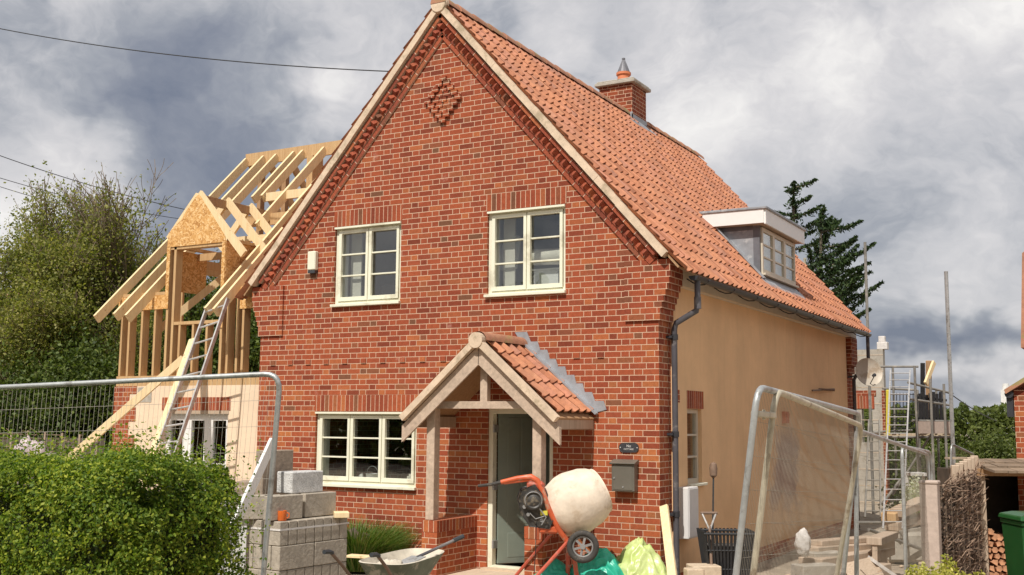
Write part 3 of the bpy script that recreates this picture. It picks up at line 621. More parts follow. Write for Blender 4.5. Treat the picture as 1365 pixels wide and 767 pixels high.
for a, b_ in ((-2.80, -2.575), (-1.335, -1.10)):
    m = MB(); m.box((a, -.95, -.4), (b_, -.002, .52)); pw = m.build('porch_wall', 'brick', house)
    m = MB(); y = -.955; 
    while y < -.03: m.box((a-.003, y+.001, .522), (b_+.003, min(y+.0745, -.004), .662)); y += .0755
    m.build('coping', 'brick_soldier', pw); m = MB(); m.box((a+.001, -.948, .52), (b_-.001, -.004, .660)); m.build('coping_mortar', 'mortar', pw)
m = MB(); m.prism([(-.83, -.012, 2.02), (-.70, -.012, 2.05), (-.74, -.012, 2.16), (-.86, -.012, 2.16), (-.90, -.012, 2.27), (-1.0, -.012, 2.27), (-1.03, -.012, 2.38), (-1.12, -.012, 2.38), (-1.15, -.012, 2.49), (-1.25, -.012, 2.49), (-1.28, -.012, 2.60), (-1.38, -.012, 2.60), (-1.42, -.012, 2.71), (-1.5, -.012, 2.71), (-1.54, -.012, 2.82), (-1.64, -.012, 2.82), (-1.68, -.012, 2.93), (-1.78, -.012, 2.93), (-1.84, -.012, 3.06), (-2.02, -.012, 3.06), (-1.94, -.012, 2.95)], (), (0, .010, 0))
dv = Vector((1, 0, -PS)).normalized(); nv = Vector((PS, 0, 1)).normalized(); m.obox(Vector((PXC+.56, -.05, PZ-.49+.08)), dv, Vector((0, 1, 0)), nv, .75, .035, .012); m.build('stepped_flashing', 'lead_bright', pr)
# door frame and door (open inwards)
m = MB(); X0, X1, Z0, Z1 = wins['door']; m.prism(rect_y(X0+.003, X1-.003, .0, Z1-.003, .03), [rect_y(X0+.065, X1-.065, .035, Z1-.07, .03)], (0, .1, 0)); df = m.build('door_frame', 'cream_paint', house, bevel=.004)
m = MB(); m.box((X0-.03, -.10, -.05), (X1+.03, .03, .012)); m.build('threshold', 'stone_slab', df)
a0 = Vector((X0+.075, .14, 0)); ang = R(52); ddir = Vector((math.cos(ang), math.sin(ang), 0)); dn = Vector((-ddir.y, ddir.x, 0)); Wd = .83; m = MB()
cen = a0+ddir*(Wd/2); m.obox(cen+Vector((0, 0, 1.03)), ddir, dn, Vector((0, 0, 1)), Wd/2, .02, .985)
for i in range(3): m.obox(a0+ddir*(.22+i*.2)+Vector((0, 0, 1.25)), ddir, dn, Vector((0, 0, 1)), .09, .024, .70)
for i in range(2): m.obox(a0+ddir*(.27+i*.3)+Vector((0, 0, .28)), ddir, dn, Vector((0, 0, 1)), .13, .024, .16)
dr = m.build('door', 'door_green', house, bevel=.006)
m = MB(); m.obox(a0+ddir*.75-dn*.045+Vector((0, 0, 1.05)), ddir, dn, Vector((0, 0, 1)), .02, .02, .09); m.build('handle', 'galvanised', dr)
for z in (.3, 1.05, 1.8): m = MB(); m.box((X0+.066, .02, z-.05), (X0+.09, .14, z+.05)); m.build('hinge', 'galvanised', dr)
# things inside the rooms, seen through the glass
m = MB(); m.box((-2.39, .36, 3.62), (-2.36, .42, 4.68)); m.box((-2.40, .33, 3.58), (-2.22, .36, 4.66)); tag(orig(m.build('curtain', 'sack'), (-2.3, .34, 3.58)), 'pale curtain hanging at left side inside the upper right window', 'curtain')
m = MB(); m.box((-5.02, .33, 3.58), (-4.83, .36, 4.68)); tag(orig(m.build('curtain', 'sack'), (-4.9, .34, 3.58)), 'pale curtain hanging at left side inside the upper left window', 'curtain')
def blob(name, c, r, mat, label, cat, seed=0, amp=.25, fr=2.0, sub=4, flat=.0, group=None, parent=None):
    bm = bmesh.new(); bmesh.ops.create_icosphere(bm, subdivisions=sub, radius=1)
    for v in bm.verts:
        d = v.co.normalized(); k = 1+amp*noise.fractal(d*fr+Vector((seed*3.1, seed, 0)), .7, 2.1, 4)
        v.co = Vector((d.x*r[0]*k, d.y*r[1]*k, max(d.z*r[2]*k, -r[2]*flat if flat else -9)))
    me = bpy.data.meshes.new(name); bm.to_mesh(me); bm.free()
    for p in me.polygons: p.use_smooth = True
    me.transform(Matrix.Translation(Vector(c))); o = link(name, me, mat, parent)
    if not parent: orig(o, (c[0], c[1], c[2]-r[2])); tag(o, label, cat, group)
    return o
m = MB(); m.tube([(-2.0, .48, 4.12), (-1.50, .44, 4.10)], .11, 16); tag(orig(m.build('fabric_roll', 'sack', smooth=True), (-1.5, .7, 4.05)), 'pale rolled fabric lying on shelf in the upper right window', 'fabric roll')
m = MB(); m.prism([(-2.62, .42, 3.95), (-2.40, .42, 4.5), (-2.2, .44, 4.42), (-2.25, .42, 3.98)], (), (0, .04, 0)); tag(orig(m.build('leaning_board', 'white_plastic'), (-2, .6, 3.95)), 'tilted white sheet leaning inside left casement of upper right window', 'panel')
m = MB(); m.box((-1.95, .38, 3.62), (-1.58, .62, 3.92)); m.box((-1.97, .36, 3.92), (-1.56, .64, 3.94)); tag(orig(m.build('storage_box', 'white_plastic'), (-1.5, .65, 3.62)), 'white lidded box inside lower right pane of upper right window', 'box')
bk = thing('bucket', 'white bucket with wire handle on the ground floor window ledge', 'bucket', (-4.46, .22, 1.03)); m = MB(); m.lathe((-4.46, .22, 1.03), (0, 0, 1), [(0, .075), (.11, .095), (.115, .10)], 20, True, False); m.build('tub', 'white_plastic', bk, smooth=True); m = MB(); m.tube([(-4.46+.1*math.cos(t), .22, 1.13+.12*math.sin(t)) for t in np.linspace(0, math.pi, 10)], .004, 5); m.build('handle', 'galvanised', bk)
m = MB(); m.prism([(-4.82, .2, 1.03), (-4.62, .22, 1.03), (-4.64, .22, 1.15)], (), (0, .02, 0)); tag(orig(m.build('paper', 'white_plastic'), (-4.55, .33, 1.03)), 'folded white paper standing beside the bucket in the ground floor window', 'paper')
m = MB(); m.box((wins['down'][0]+.02, .12, .985), (wins['down'][1]-.02, .55, 1.03)); m.build('window_board', 'cream_paint', house)
m = MB(); m.box((-3.82, .16, 1.03), (-3.74, .24, 1.13)); m.lathe((-3.78, .20, 1.13), (0, 0, 1), [(0, .03), (.03, .03)], 12); tag(orig(m.build('tub_of_filler', 'sack'), (-3.68, .34, 1.03)), 'small pale tub at right end of the ground floor window ledge', 'tub')
# alarm box, plaque, mailbox, meter box
al = thing('alarm_box', 'white burglar alarm box on gable left of the upper left window', 'alarm box', (-5.45, 0, 4.04)); m = MB(); m.box((-5.52, -.08, 4.09), (-5.37, -.0, 4.37)); m.build('case', 'cream_paint', al, bevel=.012); m = MB(); m.box((-5.51, -.07, 4.045), (-5.38, -.0, 4.088)); m.build('strobe', 'dark_metal', al)
pq = thing('name_plaque', 'small black rounded house name plaque above the grey mailbox', 'sign', (-.40, 0, 1.52)); m = MB(); pts = []
for k in range(24):
    t = 2*math.pi*k/24; cx_ = .075 if math.cos(t) > 0 else -.075; pts.append((-.40+cx_+math.cos(t)*.055, -.014, 1.588+math.sin(t)*.058))
m.prism(pts, (), (0, .013, 0)); m.build('plate', 'plaque', pq, bevel=.003)
def text(s, size, loc, mat, parent, rot=(R(90), 0, 0), name='lettering', th=.001):
    cu = bpy.data.curves.new('t', 'FONT'); cu.body = s; cu.size = size; cu.extrude = th; cu.align_x = 'CENTER'; cu.align_y = 'CENTER'
    o = bpy.data.objects.new('t', cu); scene.collection.objects.link(o); bpy.context.view_layer.update(); dg = bpy.context.evaluated_depsgraph_get()
    me = bpy.data.meshes.new_from_object(o.evaluated_get(dg)); bpy.data.objects.remove(o)
    me.transform(Matrix.Translation(Vector(loc)) @ Matrix.Rotation(rot[2], 4, 'Z') @ Matrix.Rotation(rot[0], 4, 'X')); me.materials.clear(); return link(name, me, mat, parent)
text('No', .045, (-.40, -.0155, 1.606), 'letters', pq); text('COTTAGE', .028, (-.40, -.0155, 1.568), 'letters', pq)
for sx in (-.112, .112): m = MB(); m.lathe((-.40+sx, -.018, 1.588), (0, 1, 0), [(0, .006), (.006, .008)], 8); m.build('screw', 'letters', pq)
mlb = thing('mailbox', 'grey metal mailbox fixed to bricks right of the porch', 'mailbox', (-.42, 0, 1.03)); m = MB(); m.box((-.585, -.12, 1.06), (-.285, 0, 1.395)); m.build('case', 'mail_grey', mlb, bevel=.008)
m = MB(); m.prism([(-.60, -.15, 1.40), (-.60, 0, 1.445), (-.60, 0, 1.395), (-.60, -.14, 1.385)], (), (.33, 0, 0)); m.build('lid', 'mail_grey', mlb, bevel=.004); m = MB(); m.box((-.56, -.126, 1.08), (-.31, -.119, 1.36)); mdr = m.build('door', 'mail_grey', mlb, bevel=.002); m = MB(); m.lathe((-.545, -.136, 1.22), (0, 1, 0), [(0, .010), (.012, .012)], 10); m.lathe((-.43, -.132, 1.115), (0, 1, 0), [(0, .010), (.008, .010)], 10); m.build('lock', 'galvanised', mdr)
mt = thing('meter_box', 'white utility meter box on the rendered side wall beside the downpipe', 'meter box', (.02, .65, .42)); m = MB(); m.box((.022, .50, .47), (.17, .86, 1.10)); m.build('case', 'white_plastic', mt, bevel=.01); m = MB(); m.box((.17, .52, .49), (.178, .84, 1.08)); m.build('door', 'white_plastic', mt, bevel=.003)
# satellite dish
sp = Vector((.40, 9.95, 2.91)); ds = thing('satellite_dish', 'beige satellite dish bracketed at far end of the side wall', 'satellite dish', (.0, 9.98, 2.8)); m = MB(); ax = Vector((.62, -.75, .22)).normalized()
m.lathe(sp, ax, [(0.0, .01), (.008, .09), (.03, .18), (.065, .28), (.07, .285)], 28, True, False); m.lathe(sp-ax*.012, ax, [(0.0, .01), (.008, .09), (.03, .18), (.065, .28), (.07, .285)], 28, True, False); m.build('reflector', 'dish', ds, smooth=True)
m = MB(); m.tube([sp, sp-ax*.12, Vector((.0, 10.0, 2.83))], .018, 8); m.build('bracket', 'dark_metal', ds); m = MB(); m.tube([sp-Vector((0, 0, .27))+ax*.05, sp+ax*.32-Vector((0, 0, .12))], .010, 6); m.lathe(sp+ax*.30-Vector((0, 0, .12)), -ax, [(0, .035), (.06, .03)], 12); m.build('feed_arm', 'dark_metal', ds)
m = MB(); m.tube([(.02, 7.6, 2.52), (.30, 7.65, 2.50)], .02, 8); m.tube([(.06, 7.0, 2.48), (.06, 8.6, 2.55)], .016, 8); tag(orig(m.build('overflow_pipe', 'wood_shaft', smooth=True), (.02, 7.6, 2.5)), 'thin brown pipe stub fixed high on the rendered side wall', 'pipe')
m = MB(); m.box((.021, 5.2, 1.90), (.08, 5.42, 2.09)); m.box((.08, 5.23, 1.93), (.095, 5.39, 2.06)); tag(orig(m.build('junction_box', 'terracotta', bevel=.006), (.02, 5.3, 1.9)), 'small terracotta red box on side wall behind the mesh fence', 'box')
# ================================================================ TIMBER EXTENSION
EY = .12; EX0, EX1 = -9.72, WL-.015
ext = thing('timber_extension', 'half-built extension of bare roof timbers on rendered ground floor', 'house extension', (-8.1, 2, -.2))
ZS = 2.42
eo = (-8.05, -7.17, -.05, 1.975)
m = MB(); m.prism([(EX0+.35, EY, -.4), (EX1, EY, -.4), (EX1, EY, ZS), (EX0+.35, EY, ZS)], [rect_y(eo[0]-.5, eo[1], eo[2]+.05, eo[3], EY)], (0, .25, 0)); ew = m.build('rendered_wall', 'cream_render', ext)
m = MB(); z = -.4; k = 0
while z < ZS-.01:
    h = min(.225, ZS-z); m.box((EX0, EY-.006-.0003*k, z), (EX0+(.36 if k % 2 else .52), EY+.255, z+h)); z += h; k += 1
m.build('brick_quoin', 'brick', ext); m = MB(); m.box((EX0, EY+.26, -.4), (EX0+.25, 6.2, ZS)); m.box((EX0+.25, 5.95, -.4), (EX1, 6.2, ZS)); m.build('brick_side_wall', 'brick', ext)
m = MB(); m.box((-8.60, EY-.007, 2.03), (-7.12, EY+.1, 2.235)); m.build('lintel', 'brick_soldier', ext); m = MB(); m.box((EX0+.55, EY-.006, 2.16), (-8.85, EY+.1, ZS-.02)); m.build('block_course', 'concrete', ext); m = MB(); m.box((-8.52, EY-.012, 1.975), (-7.15, EY+.09, 2.028)); m.build('lintel_batten', 'timber_old', ext)
m = MB(); x0, x1, z0, z1 = eo[0]-.5, eo[1], .0, 1.972; yy = EY+.06
n = 3; lw = (x1-x0)/n; m.prism(rect_y(x0+.005, x1-.005, z0, z1, yy), [rect_y(x0+i*lw+.09, x0+(i+1)*lw-.09, z0+.25, z1-.10, yy) for i in range(n)], (0, .07, 0))
for i in range(n):
    for zz in (.75, 1.2): m.box((x0+i*lw+.08, yy+.01, zz-.012), (x0+(i+1)*lw-.08, yy+.05, zz+.012))
w_ = m.build('window', 'white_paint', ext, bevel=.003); m = MB(); m.box((x0+.05, yy+.03, z0+.1), (x1-.05, yy+.034, z1-.05)); m.build('glass', 'glass', w_)
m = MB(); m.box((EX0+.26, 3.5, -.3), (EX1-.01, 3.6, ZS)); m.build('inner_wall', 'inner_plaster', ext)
def bar(name, p, q, w, h, mat, parent=ext, upv=Vector((0, 0, 1)), bevel=.0): m = MB(); m.beam(p, q, w, h, upv); return m.build(name, mat, parent, bevel=bevel)
Y1 = EY+.07; Y2 = 5.88
for y in (Y1, Y2):
    bar('floor_plate', (EX0+.02, y, ZS+.055), (EX1, y, ZS+.055), .14, .11, 'timber_stud'); bar('sole_plate', (EX0+.02, y, ZS+.14), (EX1, y, ZS+.14), .14, .055, 'timber_stud')
bar('floor_plate', (EX0+.07, Y1+.07, ZS+.055), (EX0+.07, Y2-.07, ZS+.055), .14, .11, 'timber_stud')
m = MB(); m.box((EX0+.1, Y1+.1, ZS+.115), (EX1, Y2-.1, ZS+.14)); m.build('floor_deck', 'timber_dark', ext)
HP = 3.93; DL, DR = -8.62, -7.36; DT = 4.70
for x in (-9.64, -9.46, -9.16, -8.86): bar('stud', (x, Y1, ZS+.17), (x, Y1, HP-.12), .045, .14, 'timber_stud', upv=Vector((0, 1, 0)))
for x in (DL+.03, DL+.16): bar('stud', (x, Y1, ZS+.17), (x, Y1, DT), .05, .14, 'timber_stud', upv=Vector((0, 1, 0)))
for x in (DR-.03, DR+.11): bar('stud', (x, Y1, ZS+.17), (x, Y1, DT if x < DR else HP), .05, .14, 'timber_stud', upv=Vector((0, 1, 0)))
for x in (-7.05, -6.93, -6.5): bar('stud', (x, Y1, ZS+.17), (x, Y1, HP-.12), .045, .14, 'timber_stud', upv=Vector((0, 1, 0)))
for x in (-8.3, -8.0, -7.7): bar('stud', (x, Y1, ZS+.17), (x, Y1, 3.40), .045, .13, 'timber_stud', upv=Vector((0, 1, 0)))
bar('window_plate', (DL+.19, Y1, 3.425), (DR-.055, Y1, 3.425), .14, .05, 'timber_stud')
for x in np.linspace(EX0+.3, EX1-.1, 8): bar('stud', (x, Y2, ZS+.17), (x, Y2, HP-.05), .045, .14, 'timber_stud', upv=Vector((0, 1, 0)))
for y in (1.4, 2.6, 3.9): bar('stud', (EX0+.07, y, ZS+.11), (EX0+.07, y, HP+ (1.0 if y < 3.5 and y > 2 else .2)), .14, .045, 'timber_stud', upv=Vector((0, 1, 0)))
bar('head_plate', (EX0+.02, Y1, HP-.0), (DL, Y1, HP-.0), .14, .05, 'timber_stud'); bar('head_plate', (DR+.02, Y1, HP), (EX1, Y1, HP), .14, .05, 'timber_stud'); bar('head_plate', (EX0+.02, Y2, HP), (EX1, Y2, HP), .14, .05, 'timber_stud')
m = MB(); m.box((EX0+.0, Y1-.083, HP-.26), (DL-.01, Y1-.071, HP-.03)); m.build('osb_strip', 'osb', ext); m = MB(); m.box((-7.0, Y1-.083, HP-.33), (EX1, Y1-.071, HP+.0)); m.build('osb_strip', 'osb', ext)
# main rafters
RY0, RZ0, RY1, RZ1 = -.38, 3.50, 2.98, 6.86
rafx = [(-9.66, 0), (-9.22, 0), (-8.90, 0), (-8.47, 2), (-8.25, 2), (-7.75, 1), (-7.22, 0), (-7.02, 0)]
def sl(y): return RZ0+(y-RY0)*(RZ1-RZ0)/(RY1-RY0)
for i, (x, mode) in enumerate(rafx):
    y0 = {0: RY0, 1: 1.25, 2: 1.9}[mode]; y0 += random.uniform(-.03, .03) if mode == 0 else 0
    bar('rafter', (x, y0, sl(y0)), (x, RY1-.02, sl(RY1-.02)), .048, .15, 'timber_new')
for x in (-9.66, -9.22, -8.7, -8.1, -7.5, -6.95): bar('rafter', (x, 2*RY1-RY0, RZ0), (x, RY1+.05, sl(RY1-.02)), .048, .15, 'timber_stud')
bar('ridge_beam', (EX0+.0, RY1+.015, RZ1+.01), (-4.95, RY1+.015, RZ1+.01), .05, .24, 'timber_stud')
for x in (-9.3, -8.7): bar('ridge_post', (x, RY1+.0, HP), (x, RY1+.0, RZ1-.12), .1, .1, 'timber_dark', upv=Vector((0, 1, 0)))
bar('ridge_post', (-8.0, RY1+.0, HP), (-8.0, RY1+.0, RZ1-.12), .14, .3, 'timber_stud', upv=Vector((0, 1, 0)))
bar('purlin', (-8.4, 1.55, sl(1.55)-.12), (-6.8, 1.55, sl(1.55)-.12), .05, .2, 'timber_stud'); bar('purlin', (-8.2, 1.95, sl(1.95)-.02), (-7.25, 1.95, sl(1.95)-.02), .07, .15, 'timber_new')
bar('collar', (-9.5, 1.0, 4.55), (-9.5, 5.0, 4.55), .045, .14, 'timber_stud'); bar('collar', (-8.9, 1.0, 4.55), (-8.9, 5.0, 4.55), .045, .14, 'timber_stud'); bar('collar', (-7.0, 1.0, 4.5), (-7.0, 5.0, 4.5), .045, .14, 'timber_stud')
bar('brace', (-8.95, Y1+.1, 3.35), (-8.35, Y1+1.0, 4.35), .045, .12, 'timber_new')
# extension dormer: OSB gable, rafters running back
DC = (DL+DR)/2; DA = 5.50; y = Y1-.085
m = MB(); m.prism([(DL-.02, y, DT-.02), (DR+.01, y, DT-.02), (DR-.02, y, DT+.10), (DC+.03, y, DA), (DC-.04, y, DA-.02), (DC-.30, y, DA-.30), (DC-.33, y, DA-.36), (DL-.0, y, DT+.22)], (), (0, .014, 0)); m.build('osb_gable', 'osb', ext)
for bb in (((DR-.06, y, ZS+.9), (DR+.01, y+.012, DT-.025)), ((DL-.02, y, ZS+1.25), (DL+.055, y+.012, DT-.025)), ((DR+.005, Y1-.07, 3.95), (DR+.017, 1.05, 4.7)), ((DL-.03, Y1-.07, 3.98), (DL-.018, 1.0, 4.66))):
    m = MB(); m.box(*bb); m.build('osb_cheek', 'osb', ext)
bar('dormer_header', (DL, Y1, DT-.03), (DR, Y1, DT-.03), .14, .07, 'timber_stud'); bar('dormer_ridge', (DC, Y1-.05, DA-.06), (DC, 1.95, DA-.06), .04, .14, 'timber_dark')
k_ = (DA-DT)/(DR-DC)
for i, yy in enumerate((Y1-.06, .75, 1.3)):
    L_ = (1.02, .98, .72)[i]; bar('dormer_rafter', (DC+.0, yy, DA+.02), (DC+L_, yy, DA+.02-L_*1.04), .048, .13, 'timber_new')
    bar('dormer_rafter', (DC-.03, yy+.02, DA+.0), (DC-.66, yy+.02, DA-.68), .048, .12, 'timber_new')
bar('dormer_plate', (DR+.0, Y1, DT+.02), (DR, 1.5, DT+.02), .09, .05, 'timber_stud'); bar('dormer_plate', (DL, Y1, DT+.02), (DL, 1.5, DT+.02), .09, .05, 'timber_stud')
bar('trimmer', (-8.5, 1.3, 4.95), (-7.3, 1.3, 4.95), .09, .09, 'timber_new'); bar('ceiling_joist', (DL, .8, 4.6), (DR, .8, 4.6), .045, .12, 'timber_stud'); bar('ceiling_joist', (DL, 1.3, 4.6), (DR, 1.3, 4.6), .045, .12, 'timber_stud')
# rear window seen through the frame
m = MB(); m.prism(rect_y(-8.2, -7.4, 3.4, 4.5, 4.2), [rect_y(-8.13, -7.82, 3.48, 4.42, 4.2), rect_y(-7.78, -7.47, 3.48, 4.42, 4.2)], (0, .06, 0)); m.box((-8.15, 4.22, 3.93), (-7.45, 4.25, 3.96)); m.build('loose_window', 'white_paint', ext)
# workman's coat hanging in the frame
m = MB(); m.tube([(-6.68, .55, 3.75), (-6.66, .56, 3.55), (-6.64, .55, 3.2), (-6.63, .55, 2.75)], [.03, .11, .13, .10], 10); m.build('hanging_cloth', 'jean_blue', ext)
# ladder and props against the extension
def ladder(name, label, bl, br, tl, tr, n, mat='aluminium', w=.065, group=None, rr=.015):
    bl, br, tl, tr = map(Vector, (bl, br, tl, tr)); t = thing(name, label, 'ladder', (bl+br)/2, group)
    fwdv = (br-bl).cross(tl-bl).normalized()
    for a, b_ in ((bl, tl), (br, tr)): m = MB(); m.beam(a, b_, .028, w, fwdv); m.build('rail', mat, t, bevel=.003)
    for i in range(n): f = (i+.6)/n; m = MB(); m.tube([bl.lerp(tl, f), br.lerp(tr, f)], rr, 8); m.build('rung', mat, t)
    return t
def ext_line(a, b_, z):   # carry the line a->b down to height z
    a, b_ = Vector(a), Vector(b_); return a+(b_-a)*((z-a.z)/(b_.z-a.z))
tl, tr = on('y', -.32, 277, 408), on('y', -.32, 304, 398); bl = on('y', -1.15, 203, 618); br = on('y', -1.15, 229, 618)
tl2 = tl; bl2 = ext_line(tl, bl, -.1); br2 = ext_line(tr, br, -.1)
ladder('ladder', 'aluminium ladder leaning on the front of the timber roof frame', bl2, br2, tl, tr, 15)
def plank(label, p, q, w, h, mat, name='plank', group=None, upv=Vector((0, 0, 1))):
    m = MB(); m.beam(p, q, w, h, upv); o = m.build(name, mat, bevel=.003); return tag(orig(o, p), label, 'plank', group)
a = on('y', -.9, 92, 612); b_ = on('y', -.05, 245, 478); plank('long pale timber prop slanting from wall base to foot of the roof frame', ext_line(b_, a, .9), b_, .06, .12, 'timber_new')
a = on('y', -1.2, 200, 618); b_ = on('y', -.12, 258, 452); plank('pale scaffold board propped upright immediately left of the ladder', ext_line(b_, a, -.05), b_, .16, .045, 'timber_new', upv=Vector((0, -1, 0)))
# ================================================================ FENCE PANELS
def heras(label, A, B, C_, E_, mat='galvanised', wmat='wire', nw=90, group='temporary mesh fence panels', r=.02, hz=9, wr=.0012):
    # A top-left, B top-right, C_ bottom-left, E_ bottom-right
    A, B, C_, E_ = map(Vector, (A, B, C_, E_)); t = thing('mesh_fence', label, 'fence', C_, group); cr = .13
    ux = (B-A).normalized(); dl = (C_-A).normalized(); dr_ = (E_-B).normalized()
    def corner(c, d1, d2):
        out = []
        for k in range(6):
            f = k/5; p0 = c+d1*cr; p1 = c+d2*cr; out.append(p0*(1-f)**2+c*2*f*(1-f)+p1*f*f)
        return out
    m = MB(); m.tube([C_]+corner(A, dl, ux)+corner(B, -ux, dr_)+[E_], r, 10); m.build('frame', mat, t, smooth=True)
    m = MB(); m.tube([C_.lerp(A, .08), E_.lerp(B, .08)], r*.9, 8); m.build('bottom_rail', mat, t, smooth=True)
    m = MB()
    for i in range(1, nw):
        f = i/nw; top = A.lerp(B, f); 
        edge = min(f, 1-f)*(B-A).length
        top = top+(C_.lerp(E_, f)-top)*(.0 if edge > cr else .045*(1-edge/cr))
        bot = C_.lerp(E_, f).lerp(A.lerp(B, f), .08); bow = Vector((0, 0, 0))
        m.tube([top, bot], wr, 3, caps=False)
    for j in range(1, hz):
        f = j/hz*.92; m.tube([A.lerp(C_, f), B.lerp(E_, f)], wr*1.3, 3, caps=False)
    m.build('wire_mesh', wmat, t, fix=False); return t
# left panel in front of the extension
PA = at(-150, 524, 8.7); PB = at(374, 498, 7.9); PBb = at(351, 767, 7.9); PBb = ext_line(PB, PBb, gz(PBb.x, PBb.y)+.02)
PAb = Vector((PA.x-.1, PA.y-.05, gz(PA.x, PA.y)+.02))
hl = heras('galvanised mesh fence panel standing behind the green hedge', PA, PB, PAb, PBb, nw=int((PB-PA).length/.038), hz=10)
# right panels
A1 = at(1010, 516, 6.3); A1b = ext_line(at(1009, 600, 6.33), at(980, 767, 6.3), 0); A1b = ext_line(A1, at(981, 767, 6.3), gz(3.1, -6.5)+.03)
B1 = at(1146, 552, 9.3); B1b = ext_line(B1, at(1124, 767, 9.3), gz(3.1, -3)+.03)
heras('outermost mesh fence panel on right with a blue-grey front pipe', A1, B1, A1b, B1b, nw=90, wmat='wire_warm', wr=.0009)
A2 = at(1034, 521, 6.6); A2b = ext_line(A2, at(1004, 767, 6.6), gz(3.1, -6.3)+.03); B2 = at(1149, 568, 9.0); B2b = ext_line(B2, at(1115, 767, 9.0), gz(3.1, -3.2)+.03)
heras('cream-piped mesh fence panel clipped just behind the outermost one', A2, B2, A2b, B2b, mat='galv_warm', nw=76, wmat='wire_warm', wr=.0009)
m = MB(); p0 = at(1006, 552, 6.33); p1 = at(1030, 554, 6.6); m.beam(p0, p1, .05, .035); m.tube([p0.lerp(p1, .5)+Vector((0, 0, -.03)), p0.lerp(p1, .5)+Vector((0, 0, .03))], .012, 6); tag(orig(m.build('fence_clamp', 'galv_warm', bevel=.005), p0), 'short metal clamp joining the two nearest right fence pipes', 'clamp')
A3 = at(1141, 573, 9.4); B3 = at(1236, 606, 12.6); heras('mesh fence panel continuing downhill beside the ladder', A3, B3, (A3.x-.05, A3.y, gz(3, -3)+.03), (B3.x+.05, B3.y, gz(3, 1)+.03), nw=88, wmat='wire_warm', wr=.0009, group='temporary mesh fence panels')
A4 = at(1202, 595, 11.6); B4 = at(1240, 603, 12.9); heras('narrow looking fence panel turned away behind the pale post', A4, B4, (A4.x, A4.y, gz(3, 0)+.03), (B4.x, B4.y, gz(3, 1)+.03), nw=38, wmat='wire')
A5 = at(1268, 592, 19); B5 = at(1298, 606, 20.2); heras('far mesh fence panel rising behind the woven hurdle', A5, B5, (A5.x-.1, A5.y, -.36), (B5.x, B5.y, -.36), nw=40, wmat='wire')
# ================================================================ VEGETATION
def hedge(name, label, pts_fn, n, leaf, mat, core=None, cat='hedge'):
    t = thing(name, label, cat, core[0]); P, Nn = pts_fn(n); leaves(P, leaf, 'foliage', mat, t, .55, Nn, .8)
    return t
def hedge_pts(n):
    # front-left privet block: long box with lumpy, rounded surface
    c = at(95, 615, 8.4); ex = (at(322, 700, 6.6)-at(95, 700, 7.2)); ex.z = 0; ex.normalize(); ey = Vector((-ex.y, ex.x, 0))
    end = at(270, 700, 6.75); P = []; Nn = []; L, Wd, z1 = 4.8, 1.15, 1.64
    org = end-ex*L/1.0; org.z = 0; oz = .15; H = z1-oz
    for i in range(n):
        f = random.random(); s = random.random()*L
        if f < .52: y = -Wd/2; z = random.random(); nn = -ey
        elif f < .86: y = random.uniform(-Wd/2, Wd/2); z = 1; nn = Vector((0, 0, 1))
        else: y = random.uniform(-Wd/2, Wd/2); z = random.random(); s = L; nn = ex
        # rounding
        zz = z; sx = s
        e = .28
        ty = y/(Wd/2); tz = 2*zz-1; ts = 2*s/L-1
        v = Vector((ts*L/2, ty*Wd/2, zz*H-.0)); q = Vector((max(0, abs(v.x)-(L/2-e))*(1 if v.x > 0 else -1), max(0, abs(v.y)-(Wd/2-e))*(1 if v.y > 0 else -1), max(0, v.z-(H-e))))
        if q.length > e: k = q-q.normalized()*e; v -= k; nn = (ex*q.x+ey*q.y+Vector((0, 0, q.z))).normalized()
        w = org+ex*(v.x+L/2)+ey*v.y+Vector((0, 0, oz+v.z))
        lump = .11*noise.fractal(w*1.7, .8, 2.1, 3)+.06*noise.noise(w*6)+.035*noise.noise(w*15)
        pk = noise.noise(w*4.2+Vector((5, 5, 5)))
        depth = -abs(random.gauss(0, .065))
        if random.random() < .07: depth = random.uniform(0, .16)
        if random.random() < .10: depth = -random.uniform(0, .3)
        depth -= .16*max(0, min(1, (-pk-.15)*4)) if z < 1 else .07*max(0, min(1, (-pk-.2)*4))
        w += nn*(lump+depth); P.append(tuple(w)); Nn.append(tuple(nn+Vector((0, 0, .4))))
    return np.array(P), np.array(Nn), org, ex, ey, L, Wd, oz, H
P, Nn, org, hx, hy, HL, HW, oz, HH = hedge_pts(200000)
hd = thing('hedge', 'dense clipped green privet hedge in the left foreground', 'hedge', org+hx*HL/2+Vector((0, 0, .1))); leaves(P, .025, 'foliage', 'hedge_leaf', hd, .6, Nn, .9)
m = MB(); SP = []
for i in range(230):
    s_ = random.random()*HL; y_ = random.uniform(-.5, .5)*HW; a = org+hx*s_+hy*y_+Vector((0, 0, oz+HH-.10)); 
    if random.random() < .35: a = org+hx*s_-hy*(HW/2-.06)+Vector((0, 0, oz+HH*random.uniform(.3, .95)))
    d = Vector((random.gauss(0, .25), random.gauss(0, .25), 1)) if a.z > oz+HH-.12 else (-hy+Vector((random.gauss(0, .3), random.gauss(0, .3), .7)))
    b = a+d.normalized()*random.uniform(.12, .24); m.tube([a, b], [.0025, .0012], 3)
    for k in range(9): q = a.lerp(b, .35+.65*k/8); SP.append((q.x+random.gauss(0, .010), q.y+random.gauss(0, .010), q.z+random.gauss(0, .006)))
leaves(np.array(SP), .024, 'shoots', 'hedge_leaf', hd, .55)
m = MB(); m.obox(org+hx*(HL/2-.06)+Vector((0, 0, oz+HH/2-.10)), hx, hy, Vector((0, 0, 1)), HL/2-.15, HW/2-.17, HH/2-.13); m.build('shade_core', 'hedge_inside', hd)  # solid dark box standing in for the shade inside the hedge
